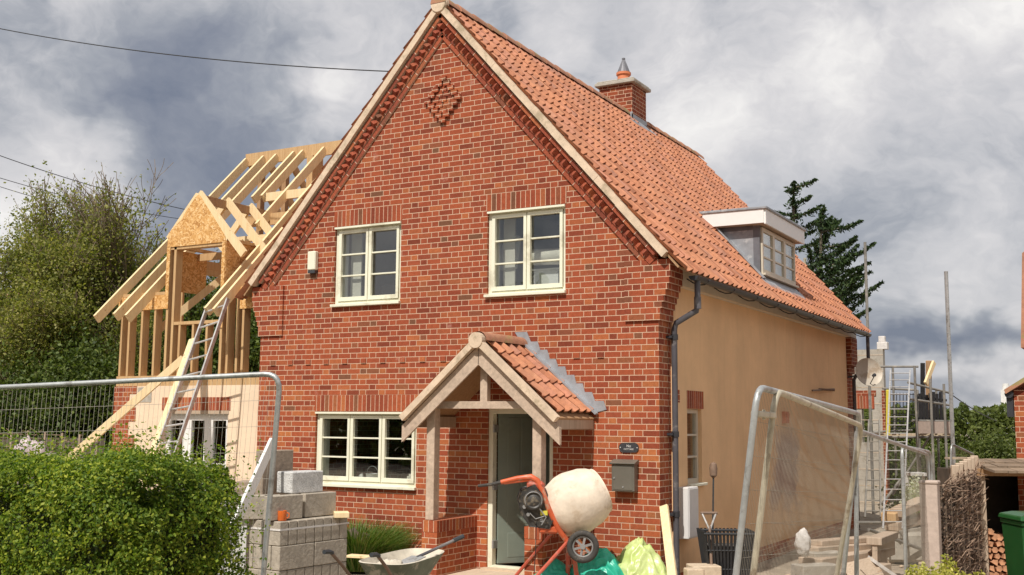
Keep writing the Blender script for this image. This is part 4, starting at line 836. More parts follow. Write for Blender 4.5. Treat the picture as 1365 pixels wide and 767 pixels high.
def grow(base, height, spread, seed, levels=4, trunk_r=.14, lean=(0, 0), nb=5, updir=.35, up0=.4):
    rnd = random.Random(seed); segs = []; tips = []
    def rec(p, d, L, r, lv):
        n = 4; pts = [p.copy()]; dd = d.copy()
        for i in range(n):
            dd = (dd+Vector((rnd.gauss(0, .16), rnd.gauss(0, .16), rnd.gauss(0, .1)+updir*.12))).normalized(); p = p+dd*(L/n); pts.append(p.copy())
        segs.append((pts, [r*(1-.55*i/n) for i in range(n+1)], lv))
        if lv >= levels: tips.append((pts, L)); return
        if lv >= levels-1: tips.append((pts, L))
        k = nb if lv == 0 else rnd.choice([3, 4, 4, 5])
        for j in range(k):
            f = rnd.uniform(.35, 1) if lv else rnd.uniform(.3, 1); q = pts[min(n, int(f*n))]
            az = rnd.uniform(0, 2*math.pi); sp_ = spread*rnd.uniform(.6, 1.2); s_, u = frame(dd); nd = (dd+(s_*math.cos(az)+u*math.sin(az))*sp_+Vector((0, 0, updir*.4))).normalized()
            rec(q, nd, L*rnd.uniform(.5, .78), r*.48, lv+1)
        rec(pts[-1], dd, L*.62, r*.45, lv+1)
    rec(Vector(base), Vector((lean[0], lean[1], 1)).normalized(), height*up0, trunk_r, 0)
    return segs, tips
def tree(name, label, base, height, spread, seed, mat, nleaf, leaf, group=None, trunk_r=.14, nb=6, levels=4, clump=.22, keep=None, lean=(0, 0), up0=.4, cat='tree', bare=.0, twigr=.006):
    t = thing(name, label, cat, base, group); segs, tips = grow(base, height, spread, seed, levels, trunk_r, lean, nb, up0=up0)
    m = MB(); m2 = MB()
    for pts, rs, lv in segs:
        if lv <= 1: m.tube(pts, rs, 8, caps=False)
        else: m2.tube(pts, [max(x, twigr*.55) for x in rs], 4 if lv < levels else 3, caps=False)
    m.build('trunk', 'bark', t, smooth=True, fix=False); m2.build('branches', 'twig', t, fix=False)
    P = []; per = max(1, int(nleaf/len(tips))); rnd = random.Random(seed+1)
    zs = [p[-1].z for p, L in tips]; zt = max(zs)
    for pts, L in tips:
        dens = 1-bare*max(0, (pts[-1].z-(zt-height*.3))/(height*.3)) 
        dens *= rnd.uniform(.4, 1.6)
        for i in range(int(per*max(.03, dens))):
            f = rnd.random()*(len(pts)-1); a = pts[int(f)].lerp(pts[min(len(pts)-1, int(f)+1)], f-int(f)); P.append((a.x+rnd.gauss(0, clump), a.y+rnd.gauss(0, clump), a.z+rnd.gauss(0, clump)))
    leaves(np.array(P), leaf, 'crown', mat, t, .6); return t
def gp(px, D_, z=-.3): p = at(px, 562, D_); p.z = z; return p
tree('hawthorn_tree', 'tall loose green tree left of the timber frame with bare twigs on top', gp(120, 25), 8.3, .95, 11, 'tree_leaf', 210000, .07, trunk_r=.22, nb=9, levels=5, clump=.2, bare=.8, cat='tree', group='trees behind the extension', twigr=.012)
tree('hawthorn_tree', 'spreading green tree running off the left edge of the view', gp(15, 27), 7.4, .85, 23, 'tree_leaf', 130000, .07, trunk_r=.2, nb=8, levels=5, clump=.2, bare=.6, group='trees behind the extension', twigr=.012)
tree('hawthorn_tree', 'mid green leafy tree touching the left edge of the timber frame', gp(195, 24), 7.3, .85, 71, 'tree_leaf', 120000, .07, trunk_r=.2, nb=9, levels=5, clump=.2, bare=.6, group='trees behind the extension', twigr=.012)
tree('hawthorn_tree', 'sparse twiggy tree directly behind the bare roof timbers', gp(222, 27), 9.2, .65, 37, 'tree_leaf', 60000, .08, trunk_r=.18, nb=7, levels=5, clump=.16, bare=.93, group='trees behind the extension', twigr=.012)
tree('ivy_tree', 'dark ivy covered tree low behind the left end of the extension', gp(115, 23), 6.0, .95, 41, 'ivy_leaf', 80000, .085, trunk_r=.18, nb=9, levels=4, clump=.3, up0=.28, group='trees behind the extension')
tree('ivy_tree', 'dark evergreen tree showing between the wall studs', gp(275, 25), 9.0, .95, 45, 'ivy_leaf', 110000, .085, trunk_r=.18, nb=9, levels=4, clump=.3, up0=.28, group='trees behind the extension')
tree('ivy_tree', 'dark tree filling the gap between timber frame and brick gable', gp(345, 25), 8.0, .95, 53, 'ivy_leaf', 60000, .085, trunk_r=.18, nb=9, levels=4, clump=.3, up0=.28, group='trees behind the extension')
tree('ivy_tree', 'dark low tree at far left above the woven fence', gp(10, 24), 4.0, 1.0, 49, 'ivy_leaf', 45000, .085, trunk_r=.18, nb=9, levels=4, clump=.32, up0=.25, group='trees behind the extension')
# conifer behind the dormer
def conifer(label, base, height, seed, wid=3.2, fl=.4, nb_=44):
    t = thing('cypress_tree', label, 'tree', base); rnd = random.Random(seed); m = MB(); P = []
    lean = Vector((.04, 0, 1)); top = Vector(base)+lean*height; m.tube([base, Vector(base)+lean*height*.5, top-Vector((0, 0, .3))], [.22, .14, .03], 8); mb2 = MB()
    for i in range(nb_):
        f = rnd.uniform(fl, 1.0); a = Vector(base).lerp(top, f); az = rnd.uniform(0, 2*math.pi); L = (1.10-f)**.5*wid*rnd.uniform(.35, 1.1)*(1.25 if math.cos(az-YAW) > 0 else .7); d = Vector((math.cos(az), math.sin(az), rnd.uniform(.1, .75))).normalized()
        if rnd.random() < .45: d = (d+rt*.9+Vector((0, 0, .35))).normalized()
        pts = [a]; dd = d.copy()
        for k in range(5): dd = (dd+Vector((rt.x*.05, rt.y*.05, .14 if k > 2 else -.03))).normalized(); pts.append(pts[-1]+dd*L/5)
        mb2.tube(pts, [.03, .025, .02, .014, .009, .005], 4, caps=False)
        for k in range(int(520*L/2)):
            g = rnd.random()**.7*4.99; q = pts[int(g)].lerp(pts[int(g)+1], g-int(g)); w = .28*(1.12-g/5)*min(1, .35+L/2)
            P.append((q.x+rnd.gauss(0, w*.6), q.y+rnd.gauss(0, w*.6), q.z-abs(rnd.gauss(0, w*.35))+.04))
    m.build('trunk', 'bark', t, smooth=True); mb2.build('branches', 'bark', t, fix=False); leaves(np.array(P), .12, 'crown', 'conifer_leaf', t, .38, None)
    return t
c0 = gp(1086, 31); conifer('dark windswept cypress tree rising behind the pantile roof', c0, 7.9, 5, 2.7, .58, 50)
c1 = gp(1048, 29); conifer('second dark cypress top showing above the side dormer', c1, 8.5, 8, 2.1, .6, 26)
# bushes on the right
k = 0
for px_, D_, h_, lab, mt_, cat in ((1215, 30, 2.0, 'dark shrub behind the scaffold platform', 'ivy_leaf', 'shrub'), (1262, 27, 2.1, 'bright green bush right of the tall scaffold pole', 'bush_leaf', 'bush'), (1312, 26, 2.7, 'rounded green bush with highest top beyond the woven hurdle', 'bush_leaf', 'bush'),
      (1372, 27, 2.3, 'green bush beside the neighbouring brick house', 'bush_leaf', 'bush'), (1180, 33, 1.9, 'small dark shrub behind the block wall', 'ivy_leaf', 'shrub'), (1240, 24, 1.2, 'dark green shrub below the scaffold boards', 'ivy_leaf', 'shrub'), (1290, 23, 1.0, 'low green bush peeping over the far fence panel', 'bush_leaf', 'bush')):
    tree('garden_bush', lab, gp(px_, D_, -.35), h_*1.15, 1.0, 60+k, mt_, 22000, .075, trunk_r=.07, nb=9, levels=3, clump=.25, up0=.3, cat=cat, group='bushes behind the site'); k += 1
# distant hedgerow masses close the horizon on both sides
def belt(name, px0, px1, D_, h, n, mat, zb=-.4):
    P = []
    for i in range(n):
        px_ = random.uniform(px0, px1); p = gp(px_, D_+random.uniform(-1.5, 1.5), zb); hh = h*(1+.35*noise.noise(Vector((px_*.02, D_, 0)))+.15*noise.noise(Vector((px_*.09, D_, 0)))); P.append((p.x, p.y, zb+hh*random.random()**.7))
    o = leaves(np.array(P), .28, name, mat); tag(o, None, None, kind='stuff')
belt('distant_woodland', -500, 330, 45, 4.0, 32000, 'ivy_leaf'); belt('distant_woodland', 1150, 1650, 55, 3.2, 24000, 'bush_leaf')
P = []
for i in range(42000):
    x = random.uniform(-60, 50); y = random.uniform(-24, -19.5); hh = 6.5*(1+.3*noise.noise(Vector((x*.12, 0, 3)))+.12*noise.noise(Vector((x*.5, 0, 9)))); P.append((x, y, .3+hh*random.random()**1.4))
tag(leaves(np.array(P), .6, 'roadside_woodland', 'ivy_leaf'), None, None, kind='stuff')
# gold-leaved shrub bottom right
P = []; c = at(1255, 800, 8.6); c.z = .15; t = thing('golden_shrub', 'low yellow-green variegated shrub at the bottom right edge', 'shrub', (c.x, c.y, .1))
for i in range(9000):
    v = Vector((random.gauss(0, 1), random.gauss(0, 1), abs(random.gauss(0, 1)))).normalized(); r_ = random.uniform(.75, 1.0)*(1+.25*noise.noise(v*3)); P.append((c.x+v.x*.42*r_, c.y+v.y*.42*r_, .15+v.z*.66*r_))
leaves(np.array(P), .035, 'foliage', 'gold_leaf', t, .5); m = MB()
for i in range(40): v = Vector((random.gauss(0, .3), random.gauss(0, .3), .6)); m.tube([(c.x, c.y, .1), (c.x+v.x*.7, c.y+v.y*.7, .1+v.z)], .004, 3)
m.build('stems', 'twig', t)
# grassy clump below the ground floor window
t = thing('grass_clump', 'bushy green tufted plant growing against the brick wall under the window', 'plant', (-4.3, -.42, -.1)); V = []; Fq = []
for i in range(5200):
    a = random.uniform(0, 2*math.pi); r0 = random.random()**.5*.30; b0 = Vector((-4.22+math.cos(a)*r0*1.7, -.48+math.sin(a)*r0, -.08)); L = random.uniform(.35, .80); d = Vector((math.cos(a)*random.uniform(.1, 1.0), math.sin(a)*random.uniform(.1, .8), 1)).normalized(); w = Vector((random.gauss(0, 1), random.gauss(0, 1), 0)).normalized()*.0045
    p1 = b0+d*L*.6; p2 = p1+(d+Vector((math.cos(a)*.5, math.sin(a)*.4, -.35)))*L*.4
    if p2.y > -.02: p2.y = -.02
    if p1.y > -.02: p1.y = -.02
    n = len(V); V += [tuple(b0-w), tuple(b0+w), tuple(p1+w), tuple(p1-w), tuple(p2+w*.3), tuple(p2-w*.3)]; Fq += [(n, n+1, n+2, n+3), (n+3, n+2, n+4, n+5)]
mbmesh(np.array(V), np.array(Fq), 'blades', 'grass_leaf', t); blob('root_mass', (-4.28, -.45, .12), (.36, .22, .30), 'wattle_dark', '', '', 3, parent=t)
# ================================================================ BLOCK STACK
bc = at(374, 690, 9.75); bc.z = 0; view = Vector((bc.x-CAM.x, bc.y-CAM.y, 0)).normalized()
ang = R(-46); ax_ = Vector((view.y, -view.x, 0)); bx = (ax_*math.cos(R(45))+view*math.sin(R(45))).normalized(); by = Vector((-bx.y, bx.x, 0))    # bx runs right-back, by runs left-back
gzb = gz(bc.x, bc.y); up_ = Vector((0, 0, 1)); TOP = 1.01; HB = .215
nlay = 4; base_z = TOP-nlay*HB-.012
def blockobj(label, c, ux, uy, hx_, hy_, hz_, mat='block', group=None, name='concrete_block'):
    m = MB(); m.obox(c, ux, uy, up_, hx_, hy_, hz_); o = m.build(name, mat, bevel=.006); return tag(orig(o, c-up_*hz_), label, 'block', group)
pal = thing('pallet', 'timber pallet under the stack of grey concrete blocks', 'pallet', Vector((bc.x, bc.y, gzb))); cc = bc+bx*.45+by*.22
for i in range(5): m = MB(); m.obox(cc+bx*(-.4+i*.2)+up_*(base_z-.012), bx, by, up_, .05, .25, .010); m.build('deck_board', 'timber_old', pal)
for j in (-.2, 0, .2): m = MB(); m.obox(cc+by*j+up_*((base_z-.022+gzb)/2), bx, by, up_, .45, .04, (base_z-.024-gzb)/2); m.build('bearer', 'timber_old', pal)
G = 'grey concrete blocks stacked on the pallet'; names_l = ['bottom', 'second', 'third', 'top']
for l in range(nlay):
    z = base_z+l*HB+HB/2
    if l % 2 == 0:     # stretchers along bx: 2 long x 4 deep
        for i in range(2):
            for j in range(4): blockobj('grey block laid lengthways in the %s course, %s half, %s row from the front' % (names_l[l], ('left', 'right')[i], ('first', 'second', 'third', 'fourth')[j]), bc+bx*(.222+i*.447)+by*(.053+j*.113)+up_*(z+random.uniform(-.001, .001)), bx, by, .219, .0525, HB/2-.002, group=G)
    else:
        for i in range(8): blockobj('grey block laid crossways in the %s course, narrow end out, %s from the left corner' % (names_l[l], ('first', 'second', 'third', 'fourth', 'fifth', 'sixth', 'seventh', 'eighth')[i]), bc+bx*(.053+i*.1118)+by*.222+up_*z, bx, by, .0525, .219, HB/2-.002, group=G)
m = MB(); z = TOP-.085
for a_, b__ in (((-.004, -.004), (.90, -.004)), ((.90, -.004), (.90, .448)), ((.90, .448), (-.004, .448)), ((-.004, .448), (-.004, -.004))): m.beam(bc+bx*a_[0]+by*a_[1]+up_*z, bc+bx*b__[0]+by*b__[1]+up_*z, .003, .016)
tag(orig(m.build('packing_strap', 'stone_white'), bc+up_*z), 'thin white packing strap round the top course of the block stack', 'strap')
z1 = TOP-.01
blockobj('dark grey concrete block standing at rear left of the stack top', bc+bx*.03+by*.33+up_*(z1+.11), (bx*.75-by*.66).normalized(), (by*.75+bx*.66).normalized(), .21, .052, .107)
blockobj('concrete block on stack top in front of the rough pale block', bc+bx*.62+by*.20+up_*(z1+.11), bx, by, .21, .10, .107)
blockobj('concrete block on stack top nearest the plank, with split end', bc+bx*.16+by*.13+up_*(z1+.11), bx, by, .20, .05, .107)
p = bc+bx*.50+by*.26+up_*(z1+.218+.10); m = MB(); m.obox(p, bx, by, up_, .21, .10, .10); o = m.build('rough_block', 'block_light', bevel=.01); tag(orig(o, p-up_*.10), 'rough pale aerated block resting on the upper grey blocks', 'block')
p = bc+bx*.12+by*.42+up_*(z1+.11); 
m = MB(); p = bc+bx*.42+by*.52+up_*(z1-.05); m.obox(p+up_*.40, bx, by, up_, .20, .05, .26); tag(orig(m.build('brown_block', 'block_brown', bevel=.008), p), 'brown block standing on end behind the stack', 'block')
mg = thing('mug', 'orange mug on the edge of the concrete block stack', 'mug', bc+bx*.10+by*.03+up_*TOP); mc = bc+bx*.035+by*.05+up_*(TOP-.011); mc = at(376, 689.5, 9.85); mc.z = TOP-.01
mg.location = mc; m = MB(); m.lathe(mc, up_, [(0, .036), (.005, .04), (.088, .041), (.088, .036), (.01, .034)], 20, True, True); m.build('cup', 'orange_mug', mg, smooth=True); m = MB(); m.tube([mc+rt0*.04+up_*.07, mc+rt0*.062+up_*.062, mc+rt0*.062+up_*.03, mc+rt0*.04+up_*.02], .006, 6); m.build('handle', 'orange_mug', mg, smooth=True)
a = at(322, 680, 9.6); b_ = at(364, 588, 10.1); plank('white painted board leaning on left side of the block stack', ext_line(b_, a, gz(a.x, a.y)+.02), b_, .03, .10, 'white_paint')
p = at(308, 690, 9.9); m = MB(); m.obox(Vector((p.x, p.y, .7)), ax_, view, up_, .14, .012, .52); tag(orig(m.build('white_sheet', 'white_plastic'), (p.x, p.y, .18)), 'upright grey-white sheet between the hedge and leaning board', 'panel')
p = at(455, 686, 10.4); m = MB(); m.obox(Vector((p.x, p.y, p.z)), ax_, view, up_, .07, .1, .025); tag(orig(m.build('wood_offcut', 'timber_new', bevel=.004), p), 'small yellow timber offcut lying at right corner of the block stack', 'offcut'); 
# second heap of blocks behind the hedge end
for i, (px_, py_, D_, s_) in enumerate(((345, 628, 11.2, .2), (315, 635, 11.0, .2), (372, 650, 10.35, .09))):
    p = at(px_, py_, D_); g = gz(p.x, p.y); m = MB(); m.obox(Vector((p.x, p.y, (p.z+g)/2-.05)), Vector((.9, .43, 0)).normalized(), Vector((-.43, .9, 0)).normalized(), up_, s_, .11, (p.z-g)/2-.05); tag(orig(m.build('brick_pier', 'block_brown', bevel=.01), (p.x, p.y, g)), ('brown block pile column behind left side of the stack', 'brown block pile column nearest the hedge end', 'narrow broken block column beside the rough pale block')[i], 'block pile')
# ================================================================ WHEELBARROW
def wheelbarrow():
    c = at(535, 750, 9.6); u = (at(600, 735, 12.2)-at(465, 750, 12.2)); u = Vector((-.10, .99, 0)).normalized(); s = Vector((-u.y, u.x, 0)); zt = .735
    g = gz(c.x, c.y); t = thing('wheelbarrow', 'dirty green wheelbarrow with mortar-caked tray in front of the porch', 'wheelbarrow', (c.x, c.y, g)); B = Vector((c.x, c.y, 0))
    m = MB(); n = 28; top = []; mid = []; bot = []
    def ring(L0, L1, w0, w1, z_, dz1):
        out = []
        for k in range(n):
            th = 2*math.pi*k/n; cx_ = math.cos(th); sy = math.sin(th); e = .55
            xx = math.copysign(abs(cx_)**e, cx_); yy = math.copysign(abs(sy)**e, sy); f = (xx+1)/2; out.append(B+u*(L0+(L1-L0)*f)+s*(yy*(w0+(w1-w0)*f))+up_*(z_+dz1*f))
        return out
    R1 = ring(-.40, .52, .27, .21, zt-.03, .03); R1b = ring(-.415, .535, .283, .223, zt-.035, .03); R2 = ring(-.25, .22, .17, .13, zt-.28, .0); R0 = ring(-.39, .51, .26, .20, zt-.05, .03); R2i = ring(-.24, .21, .16, .12, zt-.265, .0)
    m.add(R1b+R2, [(k, (k+1) % n, n+(k+1) % n, n+k) for k in range(n)]+[tuple(range(n, 2*n))]); m.build('tray', 'green_barrow', t, smooth=True)
    m = MB(); m.add(R1b+R1+R0+R2i, [(k+q*n, (k+1) % n+q*n, n+(k+1) % n+q*n, n+k+q*n) for k in range(n) for q in range(3)]+[tuple(range(3*n, 4*n))]); m.build('tray_lining', 'barrow_in', t, smooth=True)
    for sg in (1, -1):
        m = MB(); m.tube([B+u*.58+s*sg*.05+up_*(g+.2), B+u*.2+s*sg*.14+up_*(zt-.31), B-u*.42+s*sg*.20+up_*(zt-.20), B-u*.62+s*sg*.215+up_*(zt-.03), B-u*.78+s*sg*.22+up_*(zt+.085)], .014, 8); fr_ = m.build('handle', 'wood_shaft', t, smooth=True)
        m = MB(); m.tube([B-u*.76+s*sg*.22+up_*(zt+.08), B-u*.80+s*sg*.22+up_*(zt+.095), B-u*.88+s*sg*.22+up_*(zt+.10)], .019, 8); m.build('grip', 'grip', fr_)
        m = MB(); m.tube([B-u*.34+s*sg*.19+up_*(zt-.23), B-u*.38+s*sg*.19+up_*(g+.01), B-u*.22+s*sg*.17+up_*(g+.01), B-u*.1+s*sg*.15+up_*(zt-.28)], .012, 8); m.build('leg', 'green_barrow', t, smooth=True)
    m = MB(); wc = B+u*.66+up_*(g+.2); m.tube([wc+(u*math.cos(q)+up_*math.sin(q))*.16 for q in np.linspace(0, 2*math.pi, 20, endpoint=False)], .04, 8, closed=True); m.lathe(wc-s*.03, s, [(0, .12), (.06, .12)], 18); m.build('wheel', 'rubber', t, smooth=True)
    # spade lying in the tray
    a = at(556, 743, 9.55); b__ = at(611, 718, 9.85); t2 = thing('shovel', 'black handled shovel lying across the wheelbarrow tray', 'shovel', a); m = MB(); m.tube([a, b__], .014, 8); m.build('shaft', 'pipe_grey', t2, smooth=True); m = MB(); m.tube([b__-(b__-a)*.12, b__+(b__-a)*.12], .021, 8); m.build('grip', 'grip', t2, smooth=True)
    d_ = (a-b__).normalized(); m = MB(); m.obox(a+d_*.08, d_, s, d_.cross(s).normalized(), .10, .07, .004); m.build('blade', 'galvanised', t2)
    blob('mortar_lump', B-u*.15+s*.02+up_*(zt-.14), (.15, .12, .11), 'barrow_in', 'heap of dried mortar in the wheelbarrow tray', 'mortar', 4, .4, 3)
wheelbarrow()
m = MB(); a = at(465, 741, 13.6); b_ = at(500, 743, 13.5); plank('pale edging board lying behind the wheelbarrow below the tufted plant', a, b_, .15, .03, 'timber_new')
# ================================================================ CEMENT MIXER
def mixer():
    Dm = 12.6; P_ = lambda px, py, d=0: at(px, py, Dm+d); fw2 = Vector((fwd.x, fwd.y, 0)).normalized(); t = thing('cement_mixer', 'orange petrol cement mixer with tilted cream drum standing before the porch', 'cement mixer', Vector((P_(765, 760).x, P_(765, 760).y, gz(-.7, -.9))))
    c = P_(761, 673, .05); axd = (P_(803, 662, .1)-P_(735, 694, -.0)).normalized(); axd = (axd+fw2*.15).normalized()
    m = MB(); prof = [(-.34, .05), (-.335, .14), (-.31, .20), (-.20, .305), (-.05, .365), (.02, .375), (.06, .375), (.10, .368), (.24, .345), (.32, .31), (.375, .27), (.385, .275), (.39, .262), (.36, .25), (.1, .33), (-.2, .28)]
    prof = [(x*1.02, r*.98) for x, r in prof]; m.lathe(c, axd, prof, 40, True, False); dr_ = m.build('drum', 'drum', t, smooth=True)
    m = MB(); m.lathe(c, axd, [(.02, .352), (.025, .362), (.055, .362), (.06, .352)], 40, False, False); m.build('drum_band', 'drum', dr_, smooth=True)
    m = MB()
    for k in range(3):
        a_ = 2*math.pi*k/3; s_, u_ = frame(axd); q = s_*math.cos(a_)+u_*math.sin(a_); m.obox(c+q*.24+axd*.05, axd, q, axd.cross(q), .2, .05, .006)
    m.build('mixing_blade', 'galv_warm', dr_)
    # yoke frame: curved handle arm running down beside the drum
    m = MB(); m.tube([P_(668, 643, -.12), P_(690, 638, -.15), P_(708, 636, -.18), P_(716, 641, -.2), P_(722, 654, -.22), P_(732, 680, -.24), P_(744, 705, -.22), P_(755, 721, -.2)], [.026, .032, .036, .036, .034, .032, .032, .030], 10); m.build('tipping_arm', 'orange_paint', t, smooth=True)
    m = MB(); m.tube([P_(668, 643, -.12), P_(655, 646, -.12), P_(637, 648, -.12)], [.023, .018, .016], 8); m.build('handle_grip', 'rubber', t, smooth=True)
    m = MB(); m.tube([P_(672, 644, .15), P_(706, 640, .2), P_(722, 662, .25)], .018, 8); m.build('tipping_arm', 'orange_paint', t, smooth=True)
    # engine housing
    e = P_(714, 676, -.12); m = MB(); 
    pts = [P_(694, 652, -.05), P_(712, 646, -.05), P_(723, 658, -.05), P_(736, 692, -.05), P_(731, 702, -.05), P_(706, 700, -.05), P_(694, 684, -.05), P_(690, 664, -.05)]; m.prism(pts, (), fw2*-.20); m.build('engine_block', 'engine', t, bevel=.012)
    q = P_(711, 667, -.27); m = MB(); m.lathe(q, -fw2, [(0, .115), (.02, .115), (.045, .10), (.05, .085), (.04, .07), (.05, .05), (.055, .01)], 24); en = m.build('recoil_starter', 'engine', t, smooth=True)
    m = MB(); m.tube([q-fw2*.047+(rt*math.cos(w)+up*math.sin(w))*.095 for w in np.linspace(0, 2*math.pi, 24, endpoint=False)], .006, 6, closed=True); m.build('starter_ring', 'grey_hub', en, smooth=True)
    m = MB(); m.box((0, 0, 0), (0.001, .001, .001)); m = MB(); m.obox(P_(725, 684, -.27), rt, fw2, up, .04, .008, .025); m.build('warning_sticker', 'yellow_sticker', en)
    m = MB(); m.obox(P_(714, 648, -.12), rt, fw2, up, .10, .12, .055); m.build('fuel_tank', 'red_paint', t, bevel=.03)
    for i, (px_, py_) in enumerate(((704, 686), (722, 694), (699, 676))): m = MB(); m.lathe(P_(px_, py_, -.25), -fw2, [(0, .022), (.04, .018)], 12); m.build('engine_knob', 'grey_hub', en)
    m = MB(); m.tube([P_(716, 674, -.3), P_(728, 690, -.31), P_(722, 700, -.3)], .008, 6); m.tube([P_(706, 684, -.3), P_(714, 692, -.31), P_(727, 688, -.3)], .006, 6); m.build('fuel_pipe', 'grey_hub', en)
    m = MB(); m.tube([P_(715, 697, -.25), P_(714, 730, -.25), P_(712, 766, -.25)], .005, 6); m.build('pull_cord', 'cable', t)
    m = MB(); m.obox(P_(731, 705, -.12), rt, fw2, up, .11, .12, .045); m.build('gear_cover', 'orange_paint', t, bevel=.02)
    # stand
    g = t.location.z; hub = P_(776, 729, -.28); ax2 = P_(757, 722, -.2)
    m = MB(); m.tube([P_(745, 703, -.15), ax2, P_(764, 732, -.15), ext_line(ax2, P_(766, 766, -.12), g+.01)], .026, 8); m.build('leg', 'red_paint', t, smooth=True)
    m = MB(); m.tube([ax2, ext_line(ax2, P_(731, 751, -.45), g+.01)], .021, 8); m.build('leg', 'red_paint', t, smooth=True)
    m = MB(); m.tube([P_(740, 706, .2), ext_line(P_(740, 706, .2), P_(706, 746, .35), g+.01)], .021, 8); m.build('leg', 'red_paint', t, smooth=True)
    m = MB(); m.tube([P_(757, 722, .2), ext_line(P_(757, 722, .2), P_(757, 766, .2), g+.01)], .026, 8); m.build('leg', 'red_paint', t, smooth=True)
    m = MB(); m.tube([P_(757, 722, -.25), P_(760, 722, .3)], .02, 8); m.build('axle', 'red_paint', t, smooth=True)
    for d_, nm in ((-.28, 1), (.35, 2)):
        h = P_(777, 729, d_); fa = (fw2+rt0*.12).normalized(); sx_ = Vector((fa.y, -fa.x, 0)); m = MB()
        m.tube([h+(sx_*math.cos(w)+up_*math.sin(w))*.148 for w in np.linspace(0, 2*math.pi, 28, endpoint=False)], .034, 10, closed=True); wh = m.build('wheel', 'rubber', t, smooth=True)
        m = MB(); m.tube([h+(sx_*math.cos(w)+up_*math.sin(w))*.112 for w in np.linspace(0, 2*math.pi, 28, endpoint=False)], .012, 8, closed=True); m.lathe(h-fa*.025, fa, [(0, .028), (.05, .028)], 14)
        for k in range(6):
            w = 2*math.pi*k/6+.3; q = sx_*math.cos(w)+up_*math.sin(w); m.beam(h+q*.02, h+q*.112, .026, .012, fa)
        m.build('rim', 'grey_hub', wh)
mixer()
# ---- crumpled plastic sheets by the mixer
def sheet(label, c, r, mat, seed, peak=(0, 0)):
    bm = bmesh.new(); bmesh.ops.create_icosphere(bm, subdivisions=6, radius=1)
    for v in bm.verts:
        d = v.co.normalized(); q = Vector((d.x*1.6+seed, d.y*1.6, d.z*.8+seed*2)); wv = Vector((noise.noise(q*1.3), noise.noise(q*1.3+Vector((9, 0, 0))), 0))*.9
        q = q+wv; rid = 1-abs(noise.noise(q*1.5))*2.4; rid2 = 1-abs(noise.noise(q*3.4+Vector((3, 1, 2))))*2.2
        k = .90+.10*rid+.02*rid2; pk = max(0, 1-math.hypot(d.x-peak[0], d.y-peak[1])*1.3); v.co = Vector((d.x*r[0]*k, d.y*r[1]*k, max(d.z, -.25)*r[2]*(k*.82+.3*pk)))
    me = bpy.data.meshes.new('plastic_sheet'); bm.to_mesh(me); bm.free()
    for p in me.polygons: p.use_smooth = True
    me.transform(Matrix.Translation(Vector(c))); o = link('plastic_sheet', me, mat); return tag(orig(o, (c[0], c[1], c[2]-r[2]*.25)), label, 'plastic sheet')
def lay(px_, ptop, D_, w, d, mat, seed, label, peak=(0, 0)):
    c = at(px_, 770, D_); g = gz(c.x, c.y); zt = at(px_, ptop, D_).z; sheet(label, (c.x, c.y, g+.1), (w, d, (zt-g-.1)/.98), mat, seed, peak)
lay(794, 733, 12.85, .40, .30, 'teal_sheet', 3, 'crumpled teal green plastic sheet heaped behind the mixer wheel', (.3, 0))
lay(738, 748, 12.95, .34, .24, 'teal_sheet', 14, 'low fold of teal plastic behind the left mixer legs')
lay(850, 724, 12.9, .42, .34, 'lime_sheet', 9, 'crumpled lime yellow plastic sack at the corner of the house', (.1, 0))
# ---- leaning timber at the corner, spade, broom, crate, slab
a = at(899, 790, 11.9); b_ = at(885, 675, 12.75); plank('yellow timber board leaning upright on the right corner of the house', ext_line(b_, a, gz(a.x, a.y)), b_, .10, .045, 'timber_new', upv=Vector((0, -1, .2)))
def spade():
    top = at(945, 684, 13.2); bot = at(949, 767, 12.9); g = gz(bot.x, bot.y); foot = ext_line(top, bot, g+.25); t = thing('spade', 'worn D-handled spade standing against the side wall', 'spade', Vector((foot.x, foot.y, g)))
    d_ = (foot-top).normalized(); n_ = top+d_*.16; m = MB(); m.tube([n_, foot], .018, 10); m.build('shaft', 'wood_shaft', t, smooth=True); m = MB(); m.tube([top-rt0*.085, n_-rt0*.02, n_+d_*.05], .012, 6); m.tube([top+rt0*.085, n_+rt0*.02, n_+d_*.05], .012, 6); yk = m.build('yoke', 'aluminium', t, smooth=True)
    m = MB(); m.tube([top-rt0*.10, top+rt0*.10], .017, 8); m.build('grip', 'wood_shaft', yk, smooth=True); m = MB(); m.obox(foot+Vector((0, 0, -.12)), rt0, Vector((-rt0.y, rt0.x, 0)), up_, .09, .006, .13); m.build('blade', 'galvanised', t)
    top = at(951, 634, 13.6); bot = at(950, 720, 13.5); g = gz(bot.x, bot.y); foot = ext_line(top, bot, g); t = thing('brush', 'long dark handled brush standing bristles up against the side wall', 'brush', foot); m = MB(); m.tube([top, foot], .011, 8); m.build('shaft', 'grip', t, smooth=True); m = MB(); m.lathe(top-up_*.03, up_, [(0, .015), (.03, .045), (.12, .05), (.17, .04), (.19, .015)], 16); m.build('head', 'wood_shaft', t, smooth=True)
spade()
